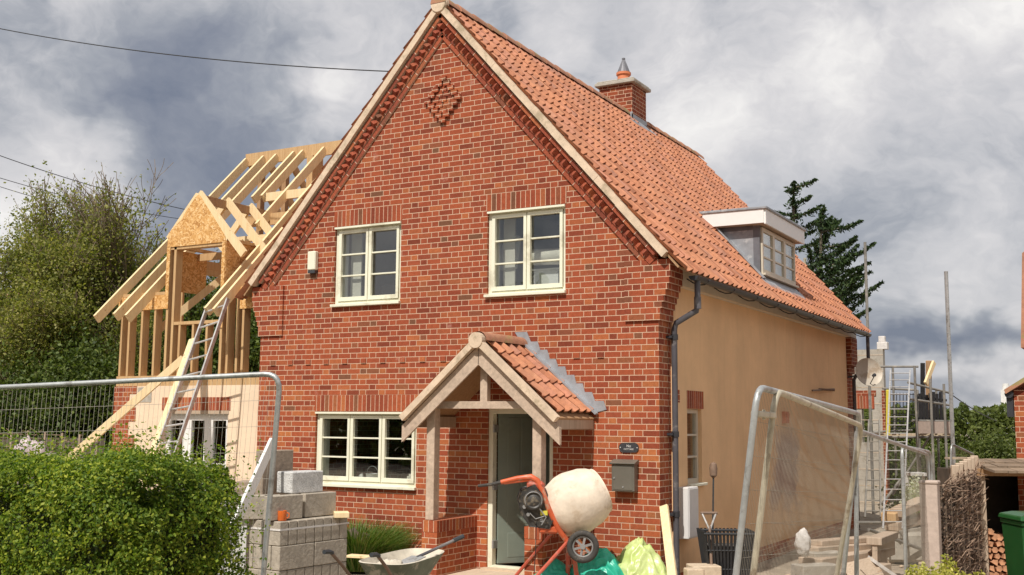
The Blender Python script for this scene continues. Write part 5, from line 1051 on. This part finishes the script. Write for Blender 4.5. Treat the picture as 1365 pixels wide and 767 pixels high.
def crate():
    c = at(968, 740, 13.2); g = gz(c.x, c.y); zt = at(968, 707, 13.2).z; t = thing('garden_basket', 'black plastic slatted basket beside the spade', 'basket', Vector((c.x, c.y, g))); B = Vector((c.x, c.y, 0)); X = rt0; Y = Vector((-rt0.y, rt0.x, 0))
    def ring(f, k=0): h = .30*(.62+.38*f)+k; z = g+.02+(zt-g-.02)*f; return [B+X*h*a+Y*h*.8*b__+up_*z for a, b__ in ((-1, -1), (1, -1), (1, 1), (-1, 1))]
    m = MB(); 
    for f in (0, .25, .5, .75, .97): m.tube(ring(f), .010 if f < .9 else .018, 6, closed=True)
    m.build('rim', 'black_plastic', t)
    m = MB(); r0, r1 = ring(0), ring(1)
    for s_ in range(4):
        for i in range(13): f = i/13; m.beam(r0[s_].lerp(r0[(s_+1) % 4], f), r1[s_].lerp(r1[(s_+1) % 4], f), .028, .008)
    m.build('slats', 'black_plastic', t); r0 = ring(0); m = MB(); m.add([p for p in r0]+[p-up_*.015 for p in r0], [(0, 1, 2, 3), (4, 5, 6, 7)]); m.build('base', 'black_plastic', t); r0, r1 = ring(.02, -.04), ring(.8, -.04); m = MB(); m.add(r0+r1, [(0, 1, 5, 4), (1, 2, 6, 5), (2, 3, 7, 6), (3, 0, 4, 7), (4, 5, 6, 7)]); m.build('liner', 'rubber', t)
crate()
for i, (px_, py_, D_, sx_, lab) in enumerate(((938, 760, 12.9, .17, 'tan paving slab lying at the foot of the spade'), (925, 765, 12.6, .10, 'small tan brick piece lying left of the paving slab'))):
    p = at(px_, py_, D_); g = gz(p.x, p.y); m = MB(); m.obox(Vector((p.x, p.y, (p.z+.06+g)/2)), Vector((.8, .6, 0)), Vector((-.6, .8, 0)), up_, sx_, sx_*.9, max(.03, (p.z+.06-g)/2)); tag(orig(m.build('paving_slab', 'stone_slab', bevel=.01), (p.x, p.y, g)), lab, 'slab')
# ================================================================ YARD ON THE RIGHT
G = 'reclaimed boards and kerbs piled by the side wall'
def slab(label, a, b_, w, h, mat='timber_old', name='timber_baulk', cat='timber'):
    m = MB(); m.beam(a, b_, w, h); o = m.build(name, mat, bevel=.008); return tag(orig(o, a), label, cat, G)
def zat(px, py, D_): return at(px, py, D_)
slab('long timber baulk lying topmost of the pile behind the fence', zat(1086, 724, 14.6), zat(1164, 718, 15.6), .22, .07)
slab('timber baulk lying directly under the topmost one in the pile', zat(1080, 734, 14.4), zat(1166, 728, 15.4), .26, .10)
slab('pale concrete kerb lying across the middle of the pile', zat(1078, 744, 14.2), zat(1120, 742, 14.4), .24, .14, 'concrete', 'kerb_stone', 'kerb')
slab('darker timber baulk along the bottom of the pile', zat(1080, 756, 14.0), zat(1168, 742, 15.2), .34, .22, 'timber_old')
slab('grey concrete kerb at bottom front of the pile', zat(1062, 762, 13.6), zat(1112, 760, 13.8), .26, .16, 'concrete', 'kerb_stone', 'kerb')
slab('lowest wide plinth of timber resting on the ground below the pile', zat(1070, 785, 13.6), zat(1166, 764, 14.8), .50, .30, 'timber_old')
slab('squared beam sticking out toward the ladder at right end of the pile', zat(1165, 722, 14.6), zat(1188, 713, 16.5), .20, .10)
slab('wide board standing on edge under the projecting beam', zat(1166, 734, 14.6), zat(1190, 726, 16.6), .07, .30)
p = at(1150, 762, 13.4); m = MB(); m.obox(p, (rt0+Vector((0, 0, .25))).normalized(), Vector((-rt0.y, rt0.x, .4)).normalized(), Vector((-.1, -.4, 1)).normalized(), .20, .22, .03); tag(orig(m.build('plywood_sheet', 'timber_old'), p), 'brown plywood square tilted in front of the timber pile', 'plywood')
p = at(1178, 757, 13.5); m = MB(); m.obox(p, (rt0*.8+Vector((0, 0, -.55))).normalized(), Vector((-rt0.y, rt0.x, .1)).normalized(), Vector((.4, 0, .8)).normalized(), .17, .16, .02); tag(orig(m.build('white_board', 'stone_white'), p), 'whitish broken board tilted beside the brown plywood square', 'board')
blob('rubble_sack', at(1070, 724, 13.8), (.10, .09, .17), 'stone_white', 'crumpled white sack on the stones by the side wall', 'sack', 5, .18, 1.6)
RB = 'broken stones along the side wall'
for i in range(46):
    px_ = random.uniform(1012, 1075); py_ = random.uniform(742, 775); D_ = random.uniform(12.9, 14.2); p = at(px_, py_, D_); g = gz(p.x, p.y); s_ = random.uniform(.05, .13)
    m = MB(); a_ = random.uniform(0, 3); z_ = g+s_*.4+random.random()*.16*(1 if px_ > 1030 else .4); m.obox(Vector((p.x, p.y, z_)), Vector((math.cos(a_), math.sin(a_), random.uniform(-.3, .3))).normalized(), Vector((-math.sin(a_), math.cos(a_), 0)), Vector((0, 0, 1)), s_, s_*.7, s_*.4)
    o = m.build('rubble_stone', ('stone_slab', 'brick_unit', 'concrete')[i % 3], bevel=.012); tag(orig(o, (p.x, p.y, g)), 'loose rubble stone in the scatter at foot of the side wall', 'stone', RB)
for i in range(34):
    px_ = random.uniform(1168, 1250); py_ = random.uniform(718, 765); p = on('z', -.34, px_, py_); s_ = random.uniform(.03, .09); m = MB(); a_ = random.uniform(0, 3)
    m.obox(Vector((p.x, p.y, -.36+s_*.3)), Vector((math.cos(a_), math.sin(a_), .1)).normalized(), Vector((-math.sin(a_), math.cos(a_), 0)), up_, s_, s_*.8, s_*.45); tag(orig(m.build('rubble_stone', 'stone_slab', bevel=.01), (p.x, p.y, -.37)), 'loose pale stone on bare earth beyond the timber pile', 'stone', 'pale stones on the earth by the ladder')
# concrete post
p = at(1243, 740, 12.3); q = at(1243, 643, 12.3); g = gz(p.x, p.y); m = MB(); m.box((p.x-.10, p.y-.09, g), (p.x+.09, p.y+.09, q.z-.025)); cp = thing('concrete_post', 'square pinkish concrete gatepost left of the woven hurdle', 'post', (p.x, p.y, g)); m.build('shaft', 'post_concrete', cp, bevel=.006)
m = MB(); m.box((p.x-.11, p.y-.10, q.z-.025), (p.x+.10, p.y+.10, q.z+.015)); m.build('cap', 'post_concrete', cp, bevel=.012)
# woven hurdle
def hurdle(name, label, A, B, zt0, zt1, nrow, poles=7, thick=.03, mess=1.0, zb=None):
    t = thing(name, label, 'woven fence', Vector((A.x, A.y, min(A.z, B.z)))); L = (B-A); L.z = 0; n_ = Vector((-L.y, L.x, 0)).normalized(); m = MB()
    for i in range(poles): f = (i+.5)/poles; a = A.lerp(B, f); m = MB(); m.tube([a, Vector((a.x, a.y, zt0+(zt1-zt0)*f+random.uniform(-.03, .06)))], .02, 7); m.build('stake', 'timber_old', t)
    m = MB()
    for r in range(nrow):
        ph = r % 2; pts = []
        off = random.uniform(-.3, .1); endf = random.uniform(.75, 1.05)
        f = max(0, off); 
        while f < min(1, endf):
            a = A.lerp(B, f); z0 = a.z; zt = zt0+(zt1-zt0)*f; s_ = math.cos(f*poles*math.pi+ph*math.pi)*thick
            z = z0+(zt-z0)*((r+.5)/nrow)+random.gauss(0, .008*mess)
            pts.append(Vector((a.x, a.y, z))+n_*(s_+random.gauss(0, .006*mess))); f += .5/poles
        if len(pts) > 2: m.tube(pts, [random.uniform(.006, .011)]*len(pts), 5)
    for r in range(int(230*mess)):      # loose rod ends sticking out
        f = random.random(); a = A.lerp(B, f); z = a.z+(zt0+(zt1-zt0)*f-a.z)*random.uniform(.08, 1.0); p0 = Vector((a.x, a.y, z))-n_*random.uniform(-.03, .04); d = (L.normalized()*random.choice((-1, 1))*.8-n_*random.uniform(.0, .5)+Vector((0, 0, random.uniform(-.2, .8)))).normalized(); m.tube([p0, p0+d*random.uniform(.1, .26)], [.008, .004], 4)
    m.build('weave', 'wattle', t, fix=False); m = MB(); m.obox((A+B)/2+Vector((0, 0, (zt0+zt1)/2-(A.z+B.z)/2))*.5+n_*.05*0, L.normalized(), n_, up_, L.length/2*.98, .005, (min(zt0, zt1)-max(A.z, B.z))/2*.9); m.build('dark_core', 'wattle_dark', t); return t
A = on('z', -.33, 1248, 770); a3 = at(1256, 700, 12.6); b3 = at(1311, 700, 15.2)
A = Vector((a3.x, a3.y, -.36)); B = Vector((b3.x, b3.y, -.36)); za = at(1256, 648, 12.6).z; zb_ = at(1311, 618, 15.2).z
nn = (B-A); 
hurdle('woven_hurdle', 'brown woven willow hurdle between the concrete post and log store', A, B, za, zb_, 96, 8, mess=2.2)
G5 = 'pale stakes along the hurdle top'
for i in range(6):
    f = .42+i*.10; a = A.lerp(B, f); zt = za+(zb_-za)*f; m = MB(); m.obox(Vector((a.x-.06, a.y+.1, (zt+.12-.36)/2)), rt0, Vector((-rt0.y, rt0.x, 0)), up_, .05, .03, (zt+.12+.36)/2); tag(orig(m.build('fence_stake', 'timber_old', bevel=.01), (a.x-.06, a.y+.1, -.36)), 'pale wooden stake behind the woven hurdle top, %s from the left' % ('first', 'second', 'third', 'fourth', 'fifth', 'sixth')[i], 'stake', G5)
# log store
def logstore():
    D_ = 15.0; bl = at(1312, 740, D_); X = rt0; Y = Vector((-rt0.y, rt0.x, 0)); z0 = -.36; ztop = at(1312, 630, D_).z; O = Vector((bl.x, bl.y, 0)); W_ = 1.7
    t = thing('log_store', 'open timber log store with shingled roof behind the green bin', 'log store', Vector((O.x, O.y, z0)))
    for i, dx_ in enumerate((.0, W_)): m = MB(); m.obox(O+X*dx_+up_*((z0+ztop)/2), X, Y, up_, .04, .04, (ztop-z0)/2); m.build('post', 'timber_old', t)
    m = MB(); m.obox(O+X*W_/2+Y*1.5+up_*((z0+ztop)/2), X, Y, up_, W_/2, .02, (ztop-z0)/2); m.obox(O+X*-.02+Y*.76+up_*((z0+ztop)/2), X, Y, up_, .015, .72, (ztop-z0)/2); m.obox(O+X*(W_+.06)+Y*.76+up_*((z0+ztop)/2), X, Y, up_, .015, .72, (ztop-z0)/2); m.obox(O+X*W_/2+Y*.75+up_*(ztop-.03), X, Y, up_, W_/2, .8, .01); m.build('boarding', 'wattle_dark', t)  # boarding given a dark colour to stand in for shade inside the store
    m = MB(); m.obox(O+X*W_/2-Y*.06+up_*(ztop+.0), X, Y, up_, W_/2+.1, .03, .05); m.build('fascia', 'timber_dark', t)
    m = MB()
    for r in range(3):
        s_ = -.02
        while s_ < W_+.1: w = random.uniform(.1, .2); c_ = O+X*(s_+w/2)+Y*(-.30+r*.28)+up_*(ztop+.03+r*.05+random.uniform(0, .015)); m.obox(c_, X, (Y+up_*.1).normalized(), (up_-Y*.1).normalized(), w/2-.004, .18, .016); s_ += w
    m.build('roof', 'shed_roof', t)
    lg = 'split logs stacked in the store'; n = 0
    for r in range(13):
        for k in range(17):
            if n >= 150: break
            if r > 9-k*.12: continue
            cx_ = O+X*(.10+k*.098+(r % 2)*.045+random.uniform(-.012, .012))+Y*(.08+random.uniform(0, .07))+up_*(z0+.055+r*.083); rr = random.uniform(.040, .053); m = MB(); q = random.choice((3, 4, 5, 5, 6)); ph = random.uniform(0, 3); poly = [cx_+X*math.cos(ph+2*math.pi*j/q)*rr+up_*math.sin(ph+2*math.pi*j/q)*rr*.9 for j in range(q)]
            m.prism(poly, (), Y*.32); tag(orig(m.build('log', 'log_end', bevel=.004), cx_), 'split reddish log, cut end outward, in the pile inside the log store', 'log', lg); n += 1
logstore()
# green bin
def wbin():
    D_ = 12.4; X = rt0; Y = Vector((-rt0.y, rt0.x, 0)); tlp = at(1352, 690, D_); O = Vector((tlp.x, tlp.y, 0))+X*.22; zt = at(1350, 693, D_).z; z0 = gz(O.x, O.y); t = thing('wheelie_bin', 'dark green wheeled refuse bin in front of the log store', 'bin', Vector((O.x, O.y, z0)))
    def rg(w, d, z, oy=0): return [O+X*a*w+Y*(b__*d+oy)+up_*z for a, b__ in ((-1, -1), (1, -1), (1, 1), (-1, 1))]
    m = MB(); a = rg(.205, .21, z0+.06)+rg(.255, .27, zt-.05); m.add(a, [(0, 1, 5, 4), (1, 2, 6, 5), (2, 3, 7, 6), (3, 0, 4, 7), (3, 2, 1, 0), (4, 5, 6, 7)]); body = m.build('body', 'bin_green', t, bevel=.02)
    m = MB(); a = rg(.265, .28, zt-.05)+rg(.265, .28, zt); m.add(a, [(0, 1, 5, 4), (1, 2, 6, 5), (2, 3, 7, 6), (3, 0, 4, 7), (3, 2, 1, 0), (4, 5, 6, 7)]); m.build('rim', 'bin_green', body, bevel=.01)
    m = MB(); a = rg(.285, .30, zt+.005, -.01)+rg(.27, .28, zt+.055)+rg(.16, .18, zt+.085); m.add(a, [(0, 1, 5, 4), (1, 2, 6, 5), (2, 3, 7, 6), (3, 0, 4, 7), (4, 5, 9, 8), (5, 6, 10, 9), (6, 7, 11, 10), (7, 4, 8, 11), (8, 9, 10, 11), (3, 2, 1, 0)]); m.build('lid', 'bin_green', t, bevel=.01)
    for sx_ in (-1, 1): m = MB(); m.lathe(O+X*(sx_*.22-.02)+Y*.24+up_*(z0+.1), X, [(0, .1), (.045, .1)], 18); m.build('wheel', 'rubber', t, smooth=True)
    fy = O-Y*.262; yaw = math.atan2(X.y, X.x)
    for i, (s_, sz) in enumerate((('PLEASE', .028), ('RECYCLE', .032), ('GREEN BIN', .026))): text(s_, sz, fy-Y*.006*0+X*-.03+up_*(zt-.17-.045*i)-Y*.004, 'bin_text', body, rot=(R(90), 0, yaw))
wbin()
# ================================================================ SITE BEHIND: block wall, scaffold, ladders
BY = 17.0
def q17(px, py, y=BY): return on('y', y, px, py)
a = q17(1120, 600); b_ = q17(1181, 600); ztp = q17(1165, 466).z; zlt = q17(1160, 545).z; zl2 = q17(1160, 527).z
nb_ = thing('block_wall_building', 'unfinished grey block building with red brick lintel behind the house', 'building', (b_.x-1, BY, -.36))
o0, o1 = q17(1149, 560).x, q17(1163, 560).x
m = MB(); m.prism(rect_y(a.x-2.5, b_.x, -.36, ztp, BY), [rect_y(o0, o1, q17(1150, 590).z, zlt, BY)], (0, .25, 0)); m.build('block_wall', 'concrete', nb_);
m = MB(); m.box((a.x-1, BY-.02, zlt), (b_.x-.25, BY+.005, zl2-.02)); m.build('lintel', 'brick_soldier', nb_); m = MB(); m.box((a.x-1, BY-.022, zl2-.018), (b_.x-.2, BY+.004, zl2+.12)); m.box((b_.x-.06, BY-.02, -.36), (b_.x+.012, BY+.26, zl2+.12)); m.build('brickwork', 'brick_far', nb_)
m = MB()
for i in range(11):
    z = -.1+i*.42; m.box((a.x-2.5, BY-.006, z), (b_.x-.0, BY+.002, z+.012))
    if z > ztp-.4: break
m.build('bed_joint', 'verge_mortar', nb_)
p = q17(1176, 462); m = MB(); m.box((p.x-.14, BY+.02, ztp+.001), (p.x+.12, BY+.24, q17(1176, 456).z)); m.box((p.x-.10, BY+.04, q17(1176, 456).z), (p.x+.06, BY+.2, q17(1176, 448).z)); m.build('loose_blocks', 'stone_white', nb_, bevel=.01)
# scaffold
SD = 24.0
sc = thing('scaffold', 'tubular scaffold platform with guard rails behind the yard', 'scaffolding', gp(1225, SD, -.36))
def pole(px0, py0, px1, py1, D0, D1=None, mat='scaf_steel', r=.026, name='standard', toground=False):
    a_ = at(px0, py0, D0); b__ = at(px1, py1, D1 or D0)
    if toground: b__ = Vector((a_.x, a_.y, -.36))
    m = MB(); m.tube([a_, b__], r, 8); return m.build(name, mat, sc, smooth=True)
pole(1261, 362, 1267, 545, 23, mat='galvanised', r=.040, toground=True); pole(1153, 323, 1156, 470, 26, r=.034, toground=True)
for px_, py_, D_ in ((1219, 488, 23), (1240, 505, 23), (1258, 512, 23), (1223, 520, 25), (1248, 520, 25), (1190, 490, 25)): pole(px_, py_, px_, 600, D_, toground=True)
for (x0, y0, x1, y1, D0, D1) in ((1210, 510, 1270, 525, 23, 23.4), (1212, 532, 1270, 541, 23, 23.4), (1216, 561, 1268, 562, 23, 23.4), (1166, 489, 1224, 489, 25, 25), (1176, 518, 1222, 520, 25, 25), (1164, 583, 1272, 583, 23.1, 23.4), (1164, 576, 1216, 574, 25, 25)): pole(x0, y0, x1, y1, D0, D1, name='ledger', r=.025)
pole(1244, 575, 1190, 660, 23.2, 23.2, name='brace', r=.024); pole(1142, 697, 1188, 697, 18, 18.2, name='brace', r=.028); pole(1158, 706, 1238, 736, 17.4, 18, name='brace', r=.028); pole(1176, 672, 1200, 640, 20, 20.5, name='brace', r=.025)
for x0, x1, y, D_, lab in ((1164, 1268, 579, 23.6, 1), (1166, 1266, 580, 24.0, 1), (1168, 1264, 581, 24.4, 1), (1262, 1288, 611, 22, 0)):
    m = MB(); m.beam(at(x0, y, D_), at(x1, y, D_), .22, .04); m.build('board', 'timber_scaf', sc)
m = MB(); a_ = at(1222, 563, 22.9); b__ = at(1266, 563, 23.3); z_ = at(1240, 570, 23).z; m.beam(Vector((a_.x, a_.y, z_)), Vector((b__.x, b__.y, z_)), .03, .25); m.build('toe_board', 'post_concrete', sc)
# dark pallets standing on platform
pd = thing('dark_slats', 'dark vertical slatted panel standing on the scaffold platform', 'slatted panel', at(1240, 565, 23.7))
for i in range(9):
    px_ = 1222+i*4.6; m = MB(); m.obox(at(px_, 546-i*.2+random.uniform(-3, 2), 23.8), rt0, Vector((-rt0.y, rt0.x, 0)), up_, .028, .02, .33); m.build('slat', 'black_plastic', pd)
m = MB(); m.beam(at(1220, 530, 23.85), at(1262, 534, 23.85), .02, .05); m.beam(at(1220, 558, 23.85), at(1262, 559, 23.85), .02, .05); m.build('rail', 'black_plastic', pd)
gd = thing('mesh_gate', 'black wire grid panel standing left of the scaffold ladder', 'mesh panel', at(1200, 572, 24.6)); m = MB()
for i in range(10): px_ = 1182+i*4.4; m.tube([at(px_, 524, 24.6), at(px_, 572, 24.6)], .009, 4)
for i in range(6): py_ = 526+i*9; m.tube([at(1181, py_, 24.6), at(1222, py_, 24.6)], .009, 4)
m.build('grid', 'black_plastic', gd)
for px_, y0, y1, D_, w_, mt_, lab in ((1230, 484, 560, 24.2, .055, 'black_plastic', 'black post rising from the scaffold platform'), (1238, 481, 560, 24.1, .07, 'timber_dark', 'brown timber post standing beside the black post'), (1184, 520, 580, 23.0, .05, 'gold_leaf', 'yellow-green pole standing beside scaffold ladder')):
    a_ = at(px_, y0, D_); b__ = at(px_, y1, D_); m = MB(); m.beam(b__, a_, w_*1.6, w_*1.6, Vector((0, 1, 0))); tag(orig(m.build('site_post', 'yellow_sticker' if mt_ == 'gold_leaf' else mt_, bevel=.006), b__), lab, 'post')
plank('orange-brown board sloping upward across the scaffold posts', at(1234, 512, 23.6), at(1245, 483, 23.9), .05, .11, 'timber_new')
ladder('ladder', 'tall pale ladder rising to the scaffold platform', at(1177, 705, 17.2), at(1203, 705, 17.2), at(1187, 494, 22.8), at(1213, 494, 22.8), 18, mat='aluminium', w=.03, rr=.009)
ladder('ladder', 'shorter ladder leaning on the grey block wall behind the fence', at(1153, 690, 19), at(1174, 690, 19), at(1158, 560, 21), at(1172, 560, 21), 10, mat='scaf_steel', w=.04, rr=.010)
# garden clutter between ladder and gatepost
p = at(1218, 634, 20); m = MB(); m.beam(at(1208, 632, 20), at(1232, 632, 20), .5, .05); m.beam(at(1209, 634, 20), at(1209, 634, 20)-up_*.7, .05, .05, Vector((0, 1, 0))); m.beam(at(1231, 634, 20), at(1231, 634, 20)-up_*.7, .05, .05, Vector((0, 1, 0))); tag(orig(m.build('garden_table', 'hut_white'), p-up_*.7), 'pale garden table seen between the ladder and gatepost', 'table')
t = thing('white_flower_bush', 'small white flowering plant below the pale garden table', 'plant', gp(1222, 19, -.36)); P = []
for i in range(1600): P.append(tuple(at(random.gauss(1220, 7), random.gauss(662, 10), 19+random.uniform(-.3, .3))))
leaves(np.array(P), .05, 'flowers', 'white_flower', t, .8)
for i, (x0, y0, x1, y1, lab, mt_) in enumerate(((1184, 690, 1208, 678, 'brown sawn beam on the timber heap near the ladder', 'timber_stud'), (1196, 684, 1232, 668, 'thick tan beam resting across the heap near the gatepost', 'timber_old'), (1188, 702, 1232, 690, 'long lower beam of the heap near the gatepost', 'timber_old'), (1190, 712, 1234, 706, 'bottom plank of the heap near the gatepost', 'concrete'))):
    m = MB(); m.beam(at(x0, y0, 18), at(x1, y1, 18.6), .25, .14); tag(orig(m.build('timber_baulk', mt_, bevel=.01), at(x0, y0, 18)), lab, 'timber', 'timbers heaped by the gatepost')
m = MB(); p = at(1205, 735, 17.5); m.obox(Vector((at(1210, 700, 18.3).x, at(1210, 700, 18.3).y, -.1)), rt0, Vector((-rt0.y, rt0.x, 0)), up_, .45, .3, .24); tag(orig(m.build('stone_heap', 'concrete', bevel=.05), Vector((at(1210, 700, 18.3).x, at(1210, 700, 18.3).y, -.36))), 'low grey masonry heap under the beams by the gatepost', 'stone heap')
# neighbouring brick house at right edge
nh = thing('neighbour_house', 'neighbouring red brick house just entering at right edge', 'house', (at(1372, 560, 16).x+.3, at(1372, 560, 16).y, -.36)); y0 = at(1352, 560, 16).y; x0 = on('y', y0, 1352, 540).x; zt = on('y', y0, 1352, 520).z
m = MB(); m.box((x0, y0, -.36), (x0+3.2, y0+6, zt)); m.build('porch_wall', 'brick', nh)
m = MB(); zz = on('y', y0, 1352, 500).z; m.prism([(x0-.12, y0-.1, zt-.0), (x0+.6, y0-.1, zz+.25), (x0+.6, y0-.1, zz+.18), (x0-.1, y0-.1, zt-.06)], (), (0, 6.2, 0)); m.build('porch_roof', 'ridge_tile', nh)
x2 = on('y', y0+1, 1366, 440).x; z2 = on('y', y0+1, 1360, 463).z; z3 = on('y', y0+1, 1362, 340).z; m = MB(); m.box((x2+.10, y0+1, zt), (x2+3, y0+6, z2)); m.build('upper_wall', 'brick', nh)
m = MB(); m.prism([(x2-.05, y0+.8, z2-.02), (x2+.03, y0+.8, z3), (x2+1.6, y0+.8, z3+1.2), (x2+4.5, y0+.8, z3), (x2+4.5, y0+.8, z2-.02)], (), (0, 5.5, 0)); m.build('roof', 'ridge_tile', nh)
zb3 = on('y', y0, 1352, 556).z; m = MB(); m.box((x0-.10, y0-.02, zb3), (x0-.01, y0+.12, zt-.05)); m.lathe((x0-.06, y0-.06, zt-.06), (0, 1, 0), [(0, .06), (6, .06)], 10); m.build('downpipe', 'gutter_black', nh)
# far white chimney / pole beyond bushes
m = MB(); a_ = at(1343, 520, 60); g_ = gp(1343, 60, -.4); m.box((g_.x-.25, g_.y-.25, -.4), (g_.x+.25, g_.y+.25, a_.z)); m.lathe((g_.x, g_.y, a_.z), up_, [(0, .2), (.35, .16)], 10); tag(orig(m.build('far_chimney', 'hut_white'), (g_.x, g_.y, -.4)), 'distant pale chimney above the bushes at far right', 'chimney')
p = gp(1073, 33, -.36); m = MB(); m.tube([p, at(1073, 344, 33)], .045, 8); tag(orig(m.build('thin_pole', 'galv_warm'), p), 'thin pale pole showing above roof in front of the cypress', 'pole')
# far house behind the left trees
g_ = gp(35, 42, -.4); fh = thing('far_house', 'distant house with orange roof glimpsed through the left trees', 'house', g_); X = rt0; Y = Vector((-rt0.y, rt0.x, 0)); zt = at(35, 460, 42).z; zr = at(35, 385, 42).z
m = MB(); m.obox(g_+up_*((zt+.4)/2), X, Y, up_, 3.2, 2.6, (zt+.4)/2); m.build('wall', 'brick_far', fh)
m = MB(); V_ = [g_+X*a_*3.4+Y*b__*2.9+up_*(zt+.35) for a_, b__ in ((-1, -1), (1, -1), (1, 1), (-1, 1))]+[g_+X*-3.4+up_*(zr+.4), g_+X*3.4+up_*(zr+.4)]; m.add(V_, [(0, 1, 5, 4), (2, 3, 4, 5), (0, 4, 3), (1, 2, 5), (0, 3, 2, 1)]); m.build('roof', 'far_roof', fh)
# woven fence at the left behind the panel, low wall, stone heap
a3 = on('z', -.1, 0, 640); A = gp(-60, 21.5, -.1); B = gp(143, 20.3, -.1); ztl = at(60, 576, 21).z; hurdle('woven_fence', 'dark horizontal woven fence behind the mesh panel at left', A, B, ztl, ztl-.02, 22, 9, .03, .8)
for i in range(2):
    A2_ = at(60+i*52, 610+i*1.5, 18.6); B2_ = at(108+i*34, 612+i*1.5, 18.6); g = -.1; m = MB(); m.beam(Vector((A2_.x, A2_.y, (A2_.z+g)/2)), Vector((B2_.x, B2_.y, (A2_.z+g)/2)), .3, A2_.z-g); tag(orig(m.build('low_block_wall', 'concrete', bevel=.01), Vector((A2_.x, A2_.y, g))), ('low grey wall length directly behind the hedge, left part', 'low grey wall length at foot of the long timber prop')[i], 'low wall')
p = at(42, 606, 18.5); blob('sheeted_heap', (p.x, p.y, p.z-.25), (.42, .4, .45), 'pink_stone', 'lumpy pinkish grey heap above the hedge at far left', 'heap', 7, .4, 2.2)
# ================================================================ CABLES
def cable(label, pts, D0, D1, r=.012, sag=.0):
    a_ = at(*pts[0], D0); b__ = at(*pts[1], D1); m = MB(); P_ = []
    for i in range(25): f = i/24; q = a_.lerp(b__, f); q.z -= sag*4*f*(1-f); P_.append(q)
    m.tube(P_, r, 5); tag(orig(m.build('overhead_cable', 'cable'), a_), label, 'cable')
on_v = on('y', -.05, 532, 96)
a_ = at(-200, -10, 22); m = MB(); P_ = []
for i in range(33): f = i/32; q = a_.lerp(on_v, f); q.z -= .30*4*f*(1-f); P_.append(q)
m.tube(P_, .009, 5); tag(orig(m.build('overhead_cable', 'cable'), a_), 'long black cable running to the left slope of the gable', 'cable')
cable('upper of the three thin cables low in the left sky', ((-40, 193), (300, 290)), 40, 46, .016, .25); cable('middle thin cable above the left trees', ((-40, 225), (240, 292)), 42, 50, .014, .2); cable('lowest thin cable disappearing into the left trees', ((-40, 236), (200, 300)), 42, 50, .013, .15)
cable('thicker dark cable crossing behind the far left tree', ((-40, 322), (60, 345)), 26, 26, .03, .05)
cable('black cable descending right of the tall scaffold pole', ((1268, 526), (1330, 562)), 24, 30, .012, .05)
